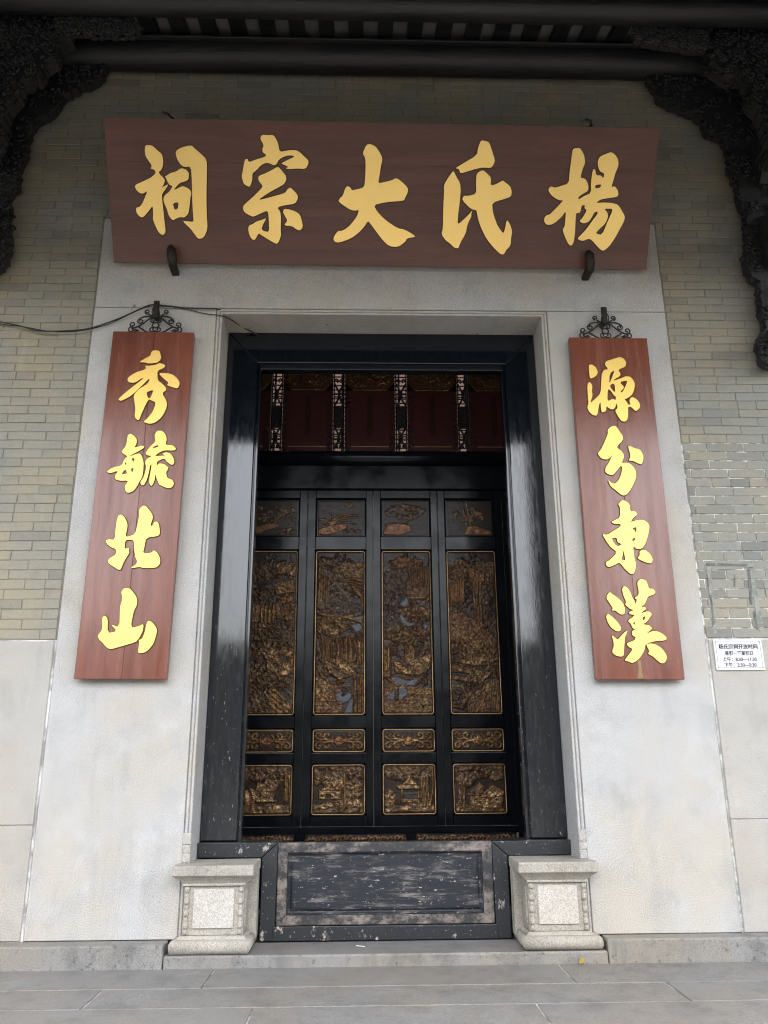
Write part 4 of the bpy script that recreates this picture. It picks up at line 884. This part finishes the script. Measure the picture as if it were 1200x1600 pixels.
def top_panel(R, kind):  # gilding colours lowered here, painting in the dimmer light high on the screen
    r = R.r; R.H[:] = .08; R.G[..., 0] = .03
    if kind == 0:
        R.rocks([(.02, .05), (.05, .2), (.3, .32), (.55, .33), (.6, .26), (.3, .15), (.2, .05)], .7, (.55, 0, .35), 24)
        for _ in range(22):
            u, v = r.uniform(.15, .95), r.uniform(.4, .9)
            R.foliage(u, v, .05, .04, 5, .018, .6, (.55, .2, 0))
        for _ in range(8): R.stroke([(.45, .3), (r.uniform(.2, .9), r.uniform(.45, .7)), (r.uniform(.1, .95), r.uniform(.6, .9))], .01, .5, GL)
        R.foliage(.75, .12, .2, .08, 30, .03, .6, (.35, 0, .1))
    elif kind == 1:
        R.rocks([(.0, .03), (.0, .16), (.3, .3), (.6, .33), (.65, .22), (.4, .08), (.2, .02)], .8, (.6, 0, .6), 26)
        for a, L, k in ((-1.2, .42, -.5), (-.7, .5, -.55), (-.2, .55, .35), (.3, .62, .5), (.55, .7, .55), (.75, .75, .4), (1.0, .5, .4), (-.4, .36, -.4), (.1, .36, .2)):
            R.stroke([(.3+math.sin(a)*L*t+k*L*t*t*.5, .3+math.cos(a)*L*t*1.1-.55*L*t*t) for t in np.linspace(0, 1, 8)], .012, .6, (.6, .05, .1))
        for _ in range(5): R.stroke([(.7, .82), (.7+r.uniform(-.12, .1), .82+r.uniform(-.06, .12))], .014, .6, (.6, .05, .1))
        R.foliage(.7, .12, .25, .06, 25, .025, .5, (.3, 0, .1))
    elif kind == 2:
        R.rocks([(.0, .03), (.05, .2), (.25, .34), (.6, .3), (.62, .12), (.4, .02)], .8, (.5, 0, .6), 26); R.foliage(.3, .3, .25, .05, 20, .03, .8, (.7, .1, .3))
        R.foliage(.5, .68, .42, .2, 70, .045, .6, (.25, .06, .12)); R.stroke([(.5, .3), (.6, .5), (.8, .6)], .015, .5, GL)
    else:
        R.rocks([(.38, .03), (.45, .25), (.6, .3), (.95, .12), (.98, .03)], .7, (.4, 0, .55), 30)
        for _ in range(16): 
            u = r.uniform(.15, .9); v = r.uniform(.35, .9); a = r.uniform(-2.6, -.5) if r.rand() < .5 else r.uniform(.5, 2.6)
            for k in range(3): R.stroke([(u, v), (u+.13*math.sin(a+k*.35), v+.13*math.cos(a+k*.35))], .012, .55, (.35, .05, .2))
        for u in (.45, .55): R.stroke([(u, .25), (u-.1, .95)], .014, .5, (.4, .05, .1))

lx = [-1.181, -.6205, -.0515, .5085, 1.073]
zr = dict(top=(2.961, 3.288), long=(1.463, 2.824), scroll=(1.174, 1.342), square=(.702, 1.071))
names = ['gilded leaf of plum blossom and hill huts, leftmost of the dark screen', 'gilded leaf with arching orchid on top and gabled house below, second from left',
         'gilded leaf with open pavilion in its bottom panel, third from left', 'gilded leaf with bamboo on top and two thatched huts below, rightmost of the screen']
zs = [.60, .690, 1.083, 1.160, 1.354, 1.452, 2.836, 2.950, 3.300, 3.372]
for i in range(4):
    t = thing('screen_leaf', ((lx[i]+lx[i+1])/2, YS, .56), names[i], 'screen leaf', 'carved and gilded screen leaves behind the doorway')
    a, b = lx[i]+.0015, lx[i+1]-.0015; c = (-.908, -.332, .2296, .789)[i]; pw = .206
    for xa, xb in ((a, c-pw-.012), (c+pw+.012, b)):
        bm = nb(); box(bm, xa, xb, YS-.026, YS+.03, .616, 3.372, .004); obj('stile', bm, MT['screen_lacquer'], t)
    for za, zb in ((.616, zs[1]), (zs[2], zs[3]), (zs[4], zs[5]), (zs[6], zs[7]), (zs[8], zs[9])):
        bm = nb(); box(bm, c-pw-.011, c+pw+.011, YS-.0255, YS+.03, za, zb, .003); obj('rail', bm, MT['screen_lacquer'], t)
    for key in ('top', 'long', 'scroll', 'square'):
        z0, z1 = zr[key]
        bm = nb(); mitre_frame(bm, (c-pw-.0125, c+pw+.0125, z0-.0125, z1+.0125), 0, YS-.02, [(0, .004), (.003, .0), (.0105, .016), (.0125, .018)])
        box(bm, c-pw-.012, c+pw+.012, YS+.002, YS+.02, z0-.012, z1+.012)
        pan = obj(key+'_panel' if key != 'long' else 'tall_panel', bm, MT['screen_lacquer'], t)
        R = Relief(2*pw-.012, z1-z0-.012, .0042 if key == 'long' else .0036); R.r = np.random.RandomState(i*10+len(key))
        {'top': top_panel, 'long': long_panel, 'scroll': scroll_panel, 'square': square_panel}[key](R, i)
        R.mesh('carving', pan, c-pw+.006, z0+.006, {'long': .034, 'top': .014, 'scroll': .020, 'square': .028}[key], YS-.001, 1.0 if key == 'long' else .45)
        if key != 'top':
            bm = nb(); rc = .018; pts = []
            for cx, cz, a0 in ((c+pw-rc, z1-rc, 0), (c-pw+rc, z1-rc, 90), (c-pw+rc, z0+rc, 180), (c+pw-rc, z0+rc, 270)):
                for k in range(4): an = math.radians(a0+k*30); pts.append((cx+rc*math.cos(an), YS-.006, cz+rc*math.sin(an)))
            tube(bm, pts+[pts[0]], .0036, 5); obj('gilt_border', bm, MT['goldline'], pan, smooth=True)
# frame of the screen
sf = thing('screen_surround', (-.05, YS, .1), 'black beam, posts and gilt fretwork sill framing the carved screen', 'screen frame')
bm = nb(); box(bm, -1.6, 1.6, YS-.05, YS+.10, 3.376, 3.60, .008); obj('lower_head', bm, MT['screen_lacquer'], sf)
bm = nb(); pts = []
ring = lambda x: [(x, YS-.02+.085*math.cos(an), 3.665+.075*math.sin(an)) for an in np.linspace(0, 2*math.pi, 17)[:-1]]
loft(bm, [ring(-1.6), ring(1.6)]); obj('round_beam', bm, MT['screen_lacquer'], sf, smooth=True)
for xa, xb in ((-1.6, lx[0]-.002), (lx[4]+.002, 1.6)):
    bm = nb(); box(bm, xa, xb, YS-.04, YS+.1, .02, 3.374, .006); obj('post', bm, MT['screen_lacquer'], sf)
bm = nb(); box(bm, lx[0], lx[4], YS-.045, YS+.05, .562, .613, .005); obj('sill_rail', bm, MT['screen_lacquer'], sf)
bm = nb(); box(bm, lx[0], lx[4], YS-.045, YS+.05, .02, .47, .005); obj('base_board', bm, MT['screen_lacquer'], sf)
for i in range(3):
    xa, xb = ((-1.16, -.665), (-.585, .20), (.275, 1.06))[i]
    R = Relief(xb-xa, .09, .006); R.r = np.random.RandomState(40+i); R.H[:] = .05
    for k in range(int((xb-xa)/.028)):
        u = (k+.5)*.028/(xb-xa); w_ = .020/(xb-xa)
        R.stroke([(u-w_, R.r.uniform(.5, .8)), (u, R.r.uniform(.55, .95)), (u+w_*.8, R.r.uniform(.45, .8)), (u+w_*.2, R.r.uniform(.35, .6))], .0055/(xb-xa), .9, (R.r.uniform(.5, 1), 0, .35))
    R.mesh('gilt_fretwork', sf, xa, .47, .018, YS-.02)
for xa, xb in ((-.665, -.585), (.20, .275)):
    bm = nb(); box(bm, xa, xb, YS-.05, YS+.04, .465, .57, .004); obj('stub_post', bm, MT['screen_lacquer'], sf)

# plaques and lattice above the beam
YQ = 1.62
xs = [(-1.46, -.995), (-.885, -.42), (-.31, .155), (.27, .735), (.845, 1.31)]
pn = ['red honour plaque at the far left above the screen, mostly hidden by the jamb', 'red honour plaque with gold dragon crest, left of centre above the screen', 'red honour plaque with gold dragon crest, in the middle above the screen', 'red honour plaque with gold dragon crest, right of centre above the screen', 'red honour plaque at the far right above the screen, half hidden by the jamb']
for i, (xa, xb) in enumerate(xs):
    t = thing('honour_plaque', ((xa+xb)/2, YQ, 3.75), pn[i], 'plaque', 'red honour plaques above the carved screen')
    bm = nb(); box(bm, xa, xb, YQ, YQ+.03, 3.755, 4.66, .004); obj('field', bm, MT['plaque'], t)
    R = Relief(xb-xa, .26, .006); R.r = np.random.RandomState(60+i); R.H[:] = .05; R.G[..., 0] = .0
    R.poly([(.0, 1), (.0, .42), (.17, .02), (.83, .02), (1, .42), (1, 1)], .3, (.22, 0, .55)); R.foliage(.5, .55, .42, .38, 150, .03, .9, (1., 0, .5), .3)
    for k in range(10): 
        u, v = R.r.uniform(.2, .8), R.r.uniform(.2, .8); R.stroke([(u, v), (u+.06, v+.15), (u+.12, v)], .014, 1, (.9, 0, .4))
    R.stroke([(.0, .42), (.17, .03), (.83, .03), (1, .42)], .012, .8, (.8, 0, .3))
    R.mesh('dragon_crest', t, xa, 4.40, .018, YQ-.003)
    for z_ in (3.84,):
        bm = nb(); box(bm, xa+.06, xb-.06, YQ-.006, YQ, z_, z_+.006); obj('gold_rule', bm, MT['goldline'], t)
    R = Relief(.05, .40, .006); R.r = np.random.RandomState(80+i); R.G[..., 2] = .22
    for k in range(7):
        for q in range(4):
            u, v = R.r.uniform(.15, .85), (k+R.r.uniform(.15, .8))/7; R.stroke([(u, v), (u+R.r.uniform(-.4, .4), v+R.r.uniform(-.03, .03))], .05, .7, (.16, 0, .35))
    R.mesh('faint_inscription', t, (xa+xb)/2-.025, 3.95, .004, YQ-.0005)
    bm = nb()
    for side in (xa+.03, xb-.03):
        for k in range(10): tube(bm, [(side+.02*math.cos(a_), YQ-.008, 3.80+.058*k+.02*math.sin(a_)) for a_ in np.linspace(0, 4.6, 7)], .006, 5)
    tag(obj('carved_border', bm, MT['carved'], t), kind='stuff')
for i in range(4):
    xa, xb = xs[i][1]+.006, xs[i+1][0]-.006; c = (xa+xb)/2; hw = (xb-xa)/2
    t = thing('fretwork_grille', (c, YQ, 3.75), ['dark openwork grille left of the first full red plaque', 'dark openwork grille between the first and middle red plaques', 'dark openwork grille between the middle and third red plaques', 'dark openwork grille right of the third red plaque'][i], 'grille', 'openwork grilles between the plaques')
    for x_ in (xa+.004, xb-.004):
        bm = nb(); box(bm, x_-.006, x_+.006, YQ, YQ+.02, 3.755, 4.66); obj('edge_bar', bm, MT['carved'], t)
    bm = nb(); box(bm, c-.009+(.03 if i % 2 else -.02), c+.009+(.03 if i % 2 else -.02), YQ+.022, YQ+.05, 3.70, 4.9); obj('iron_bar', bm, MT['carved'], t)
    bm = nb()
    box(bm, xa, xb, YQ, YQ+.018, 4.03, 4.25); box(bm, xa, xb, YQ-.004, YQ, 4.13, 4.137); box(bm, xa, xb, YQ, YQ+.018, 3.755, 3.79)
    for z_ in (3.93, 4.36):
        for s in (-1, 1):
            tube(bm, [(c+s*hw*.9, YQ+.008, z_+.12), (c+s*hw*.2, YQ+.008, z_+.05), (c, YQ+.008, z_), (c+s*hw*.25, YQ+.008, z_-.05), (c+s*hw*.9, YQ+.008, z_-.11)], .010, 5)
            tube(bm, [(c+s*(hw*.55+.022*math.cos(a_)), YQ+.008, z_+.018*math.sin(a_)) for a_ in np.linspace(.5, 5.5, 8)], .007, 5)
    for z_ in (4.215, 4.075, 4.50, 3.84):
        for s in (-1, 1): tube(bm, [(c+s*hw*.95, YQ+.008, z_), (c+s*hw*.5, YQ+.008, z_+.03), (c+s*hw*.2, YQ+.008, z_+.015), (c+s*hw*.35, YQ+.008, z_-.01)], .009, 5)
    tag(obj('scroll_fret', bm, MT['carved'], t), kind='stuff')

# interior shell: vestibule walls and floor; the slatted front of the hall beyond the courtyard
for s, lab in ((-1, 'dark inner side wall of the vestibule, left'), (1, 'dark inner side wall of the vestibule, right')):
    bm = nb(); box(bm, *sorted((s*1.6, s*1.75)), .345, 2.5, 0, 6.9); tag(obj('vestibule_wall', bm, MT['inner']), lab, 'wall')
bm = nb(); box(bm, -1.6, 1.6, .40, 10, -.05, .04); tag(obj('vestibule_floor', bm, MT['paving']), kind='structure')
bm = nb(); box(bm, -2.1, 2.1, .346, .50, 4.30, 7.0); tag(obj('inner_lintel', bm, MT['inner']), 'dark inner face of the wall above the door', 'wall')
hb = thing('rear_hall', (0, 6.2, 0), 'pinkish slatted hall front glimpsed beyond the grilles', 'building')
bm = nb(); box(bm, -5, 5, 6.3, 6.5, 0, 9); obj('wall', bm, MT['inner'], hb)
slat = None
for k in range(34):
    z_ = 5.0+k*.075
    if slat is None:
        bm = nb(); box(bm, -4, 4, 6.24, 6.29, z_, z_+.057, .006); slat = obj('slat', bm, MT['pinkboard'], hb, origin=Vector((0, 6.26, z_)))
    else:
        o_ = slat.copy(); C.objects.link(o_); o_.location.z += k*.075
# ================================================================== PORCH ROOF
SL = .27
def roofz(y): return 6.605+SL*(y+.14)     # underside of the rafters' top plane
rf = thing('porch_roof', (0, -2, 5.9), 'dark timber porch roof with round purlins and rafters over the doorway', 'roof')
YE = -4.6
# tiles seen between the rafters
bm = nb()
xx = 7.0
pbl = [(-xx, YE, roofz(YE)+.075), (xx, YE, roofz(YE)+.075), (xx, 1.0, roofz(1.0)+.075), (-xx, 1.0, roofz(1.0)+.075)]
loft(bm, [[(x, y, z) for x, y, z in pbl], [(x, y, z+.05) for x, y, z in pbl]]); obj('tile_bed', bm, MT['tile'], rf)
bm = nb(); pb2 = [(-xx, YE-.1, roofz(YE)+.10), (xx, YE-.1, roofz(YE)+.10), (xx, 1.0, roofz(1.0)+.127), (-xx, 1.0, roofz(1.0)+.127)]
loft(bm, [[(x, y, z+.03) for x, y, z in pb2], [(x, y, z+.14) for x, y, z in pb2]]); obj('roof_tiles', bm, MT['rooftile'], rf)
bm = nb(); pb3 = [(-xx, 1.0, roofz(1.0)+.08), (xx, 1.0, roofz(1.0)+.08), (xx, 2.9, roofz(1.0)-.6), (-xx, 2.9, roofz(1.0)-.6)]
loft(bm, [[(x, y, z) for x, y, z in pb3], [(x, y, z+.15) for x, y, z in pb3]]); obj('rear_slope', bm, MT['rooftile'], rf)
raft = None
nr = 31
for k in range(nr):
    x = -3.43+k*.2305
    if raft is None:
        bm = nb()
        A_ = [(x-.058, YE+.02, roofz(YE+.02)), (x+.058, YE+.02, roofz(YE+.02)), (x+.058, YE+.02, roofz(YE+.02)+.072), (x-.058, YE+.02, roofz(YE+.02)+.072)]
        B_ = [(a, .3, b+SL*(.3-YE-.02)) for a, _, b in A_]
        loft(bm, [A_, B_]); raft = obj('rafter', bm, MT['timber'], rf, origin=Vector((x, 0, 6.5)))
    else:
        o_ = raft.copy(); C.objects.link(o_); o_.location.x += k*.2305
for yy, r in ((-.125, .122), (-.725, .100), (-1.20, .115), (-1.75, .11), (-2.35, .12), (-2.95, .11), (-3.55, .12), (-4.2, .11)):
    bm = nb(); zc = roofz(yy)-r-.004
    ring = lambda x: [(x, yy+r*math.cos(a_), zc+r*math.sin(a_)) for a_ in np.linspace(0, 2*math.pi, 21)[:-1]]
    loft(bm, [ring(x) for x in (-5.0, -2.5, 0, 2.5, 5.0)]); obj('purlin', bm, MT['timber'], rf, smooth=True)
for yy in (-.265, -.86):       # flat batten beside each purlin
    bm = nb(); box(bm, -3.6, 3.6, yy-.02, yy+.02, roofz(yy)-.065, roofz(yy)-.042, .004); obj('batten', bm, MT['timber'], rf)
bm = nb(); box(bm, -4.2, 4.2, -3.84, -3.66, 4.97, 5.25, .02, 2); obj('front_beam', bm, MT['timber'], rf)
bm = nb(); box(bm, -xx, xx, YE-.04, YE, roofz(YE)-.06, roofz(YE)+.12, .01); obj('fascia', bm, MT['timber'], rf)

# ================================================================== CARVED BRACKETS AND TIE BEAMS
def carved_layer(parent, name, px, Yf, Yb, seed):
    poly = pxz(px, Yf); r = random.Random(seed); bm = nb()
    # ragged outline
    q = []
    for (xa, za), (xb, zb) in zip(poly, poly[1:]+poly[:1]):
        L = math.hypot(xb-xa, zb-za); n = max(1, int(L/.028)) if L < 1.2 else 1
        for k in range(n):
            u = k/n; j = .014 if n > 1 else 0
            q.append((xa+(xb-xa)*u+r.uniform(-j, j), za+(zb-za)*u+r.uniform(-j, j)))
    prism(bm, [q], lambda x, z, h: (x, Yb-h, z), Yb-Yf)
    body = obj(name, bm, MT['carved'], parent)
    # carved scrolls and leaves over the face
    xs_ = [p[0] for p in q]; zs_ = [p[1] for p in q]; bm = nb(); k = 0; tries = 0
    def inside(x, z):
        c = False
        for i in range(len(q)):
            (x1, z1), (x2, z2) = q[i-1], q[i]
            if (z1 > z) != (z2 > z) and x < (x2-x1)*(z-z1)/(z2-z1)+x1: c = not c
        return c
    for (x, z) in q[::2]:
        if not inframe((x, Yf, z), 30): continue
        R0 = r.uniform(.016, .034); a0 = r.uniform(0, 6.28); d = r.choice((-1, 1)); yy = r.uniform(Yf, Yf*.4+Yb*.6)
        tube(bm, [(x+R0*(1-.8*i/8)*math.cos(a0+d*i*.8), yy-.02*(i/8), z+R0*(1-.8*i/8)*math.sin(a0+d*i*.8)) for i in range(9)], [.010]*7+[.012, .012], 5)
    while k < 300 and tries < 6000:
        tries += 1
        x, z = r.uniform(min(xs_), max(xs_)), r.uniform(min(zs_), max(zs_))
        if not inside(x, z) or not inframe((x, Yf, z), 40): continue
        k += 1; R0 = r.uniform(.016, .042); a0 = r.uniform(0, 6.28); d = r.choice((-1, 1))
        tube(bm, [(x+R0*(1-.8*i/10)*math.cos(a0+d*i*.75), Yf-.005-.02*(i/10), z+R0*(1-.8*i/10)*math.sin(a0+d*i*.75)) for i in range(11)], [.010]*8+[.013, .014, .013], 5)
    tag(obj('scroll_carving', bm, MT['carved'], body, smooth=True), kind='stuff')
def tie_beam(parent, x, z, w, h, y1=-4.2):
    bm = nb(); box(bm, x-w/2, x+w/2, y1, .02, z, z+h, .012, 2); obj('tie_beam', bm, MT['timber'], parent)
def under_carving(parent, x, z, seed):
    """carved bracket hanging under a tie beam, stepping down towards the wall"""
    r = random.Random(seed); bm = nb()
    prof = [(0.02, 0), (0.02, -.20), (-.06, -.22), (-.10, -.17), (-.18, -.19), (-.24, -.13), (-.33, -.14), (-.40, -.08), (-.52, -.08), (-.60, -.03), (-.75, 0)]
    A_ = [(x-.055, y, z+d) for y, d in prof]; B_ = [(x+.055, y, z+d) for y, d in prof]
    va = [bm.verts.new(p) for p in A_]; vb = [bm.verts.new(p) for p in B_]
    bm.faces.new(va); bm.faces.new(vb[::-1])
    for i in range(len(prof)): j = (i+1) % len(prof); bm.faces.new((va[i], vb[i], vb[j], va[j]))
    for _ in range(12):
        y = r.uniform(-.6, -.03); zz = z-r.uniform(.02, .06+.16*(1+y/.75)); R0 = r.uniform(.02, .04)
        for s in (-1, 1): tube(bm, [(x+s*.06, y+R0*math.cos(a_), zz+R0*math.sin(a_)) for a_ in np.linspace(0, 5, 7)], .011, 5)
    obj('carved_corbel', bm, MT['carved'], parent)
lt = thing('carved_truss', (-2.9, -.5, 4.6), 'dark carved timber brackets and tie beams at the upper left', 'bracket')
carved_layer(lt, 'wall_bracket', [(162, 108), (152, 122), (136, 128), (118, 135), (100, 146), (92, 158), (85, 168), (66, 180), (52, 188), (45, 198), (42, 212), (38, 240), (28, 258), (24, 290), (12, 302), (11, 335), (14, 372), (8, 402), (-4, 418), (-30, 424), (-46, 330), (-84, 250), (-160, 170), (-160, 40), (162, 40)], -.13, -.04, 1)
carved_layer(lt, 'front_bracket', [(106, 55), (88, 62), (86, 84), (70, 92), (60, 112), (30, 125), (20, 150), (4, 170), (-5, 215), (-20, 240), (-52, 236), (-90, 160), (-160, 120), (-160, 20), (106, 20)], -.50, -.36, 2)
carved_layer(lt, 'shelf_bracket', [(218, 44), (212, 50), (200, 53), (92, 50), (90, 28), (206, 26)], -.60, -.54, 3)
for x, z in ((-2.86, 5.52), (-2.90, 4.80)):
    tie_beam(lt, x-.06, z, .15, .20); under_carving(lt, x-.05, z, int(z*10))
under_carving(lt, -2.93, 4.62, 5)
rt = thing('carved_truss', (2.9, -.5, 4.0), 'dark carved timber brackets and tie beams at the upper right, reaching lower than the left', 'bracket')
carved_layer(rt, 'wall_bracket', [(1014, 122), (1022, 128), (1028, 146), (1042, 158), (1060, 165), (1082, 172), (1098, 186), (1108, 204), (1130, 212), (1138, 226), (1142, 250), (1144, 268), (1152, 282), (1158, 310), (1166, 325), (1170, 360), (1171, 395), (1168, 400), (1172, 430), (1187, 440), (1190, 480), (1196, 510), (1186, 530), (1190, 562), (1212, 575), (1226, 560), (1236, 470), (1258, 390), (1296, 290), (1360, 190), (1360, 40), (1014, 40)], -.13, -.04, 4)
carved_layer(rt, 'front_bracket', [(1100, 62), (1112, 70), (1108, 92), (1122, 102), (1140, 115), (1168, 118), (1176, 150), (1190, 170), (1204, 200), (1216, 240), (1256, 236), (1290, 160), (1360, 120), (1360, 20), (1100, 20)], -.50, -.36, 5)
carved_layer(rt, 'shelf_bracket', [(988, 52), (996, 60), (1012, 66), (1100, 78), (1102, 52), (992, 40)], -.60, -.54, 6)
for x, z in ((2.88, 5.48), (2.84, 4.75)):
    tie_beam(rt, x+.06, z, .15, .20); under_carving(rt, x+.05, z, int(z*10))
under_carving(rt, 2.86, 4.05, 8)

# ================================================================== WHAT STANDS BEHIND THE CAMERA (seen only in the lacquer)
for s in (-1, 1):
    t = thing('porch_column', (s*2.12, -3.75, 0), ['square grey stone porch column reflected in the left jamb', 'square grey stone porch column reflected in the right jamb'][s > 0], 'column', 'stone columns carrying the porch eave')
    bm = nb(); box(bm, s*2.12-.17, s*2.12+.17, -3.92, -3.58, .30, 4.968, .03, 2); obj('shaft', bm, MT['granite_dado'], t)
    bm = nb(); box(bm, s*2.12-.25, s*2.12+.25, -4.0, -3.5, 0, .30, .03, 2); obj('base', bm, MT['granite_plinth'], t)
bm = nb(); box(bm, -25, 25, -17.4, -17, 0, 4.3); tag(obj('boundary_wall', bm, MT['plaster']), 'long plain wall across the open forecourt, opposite the doorway', 'wall')
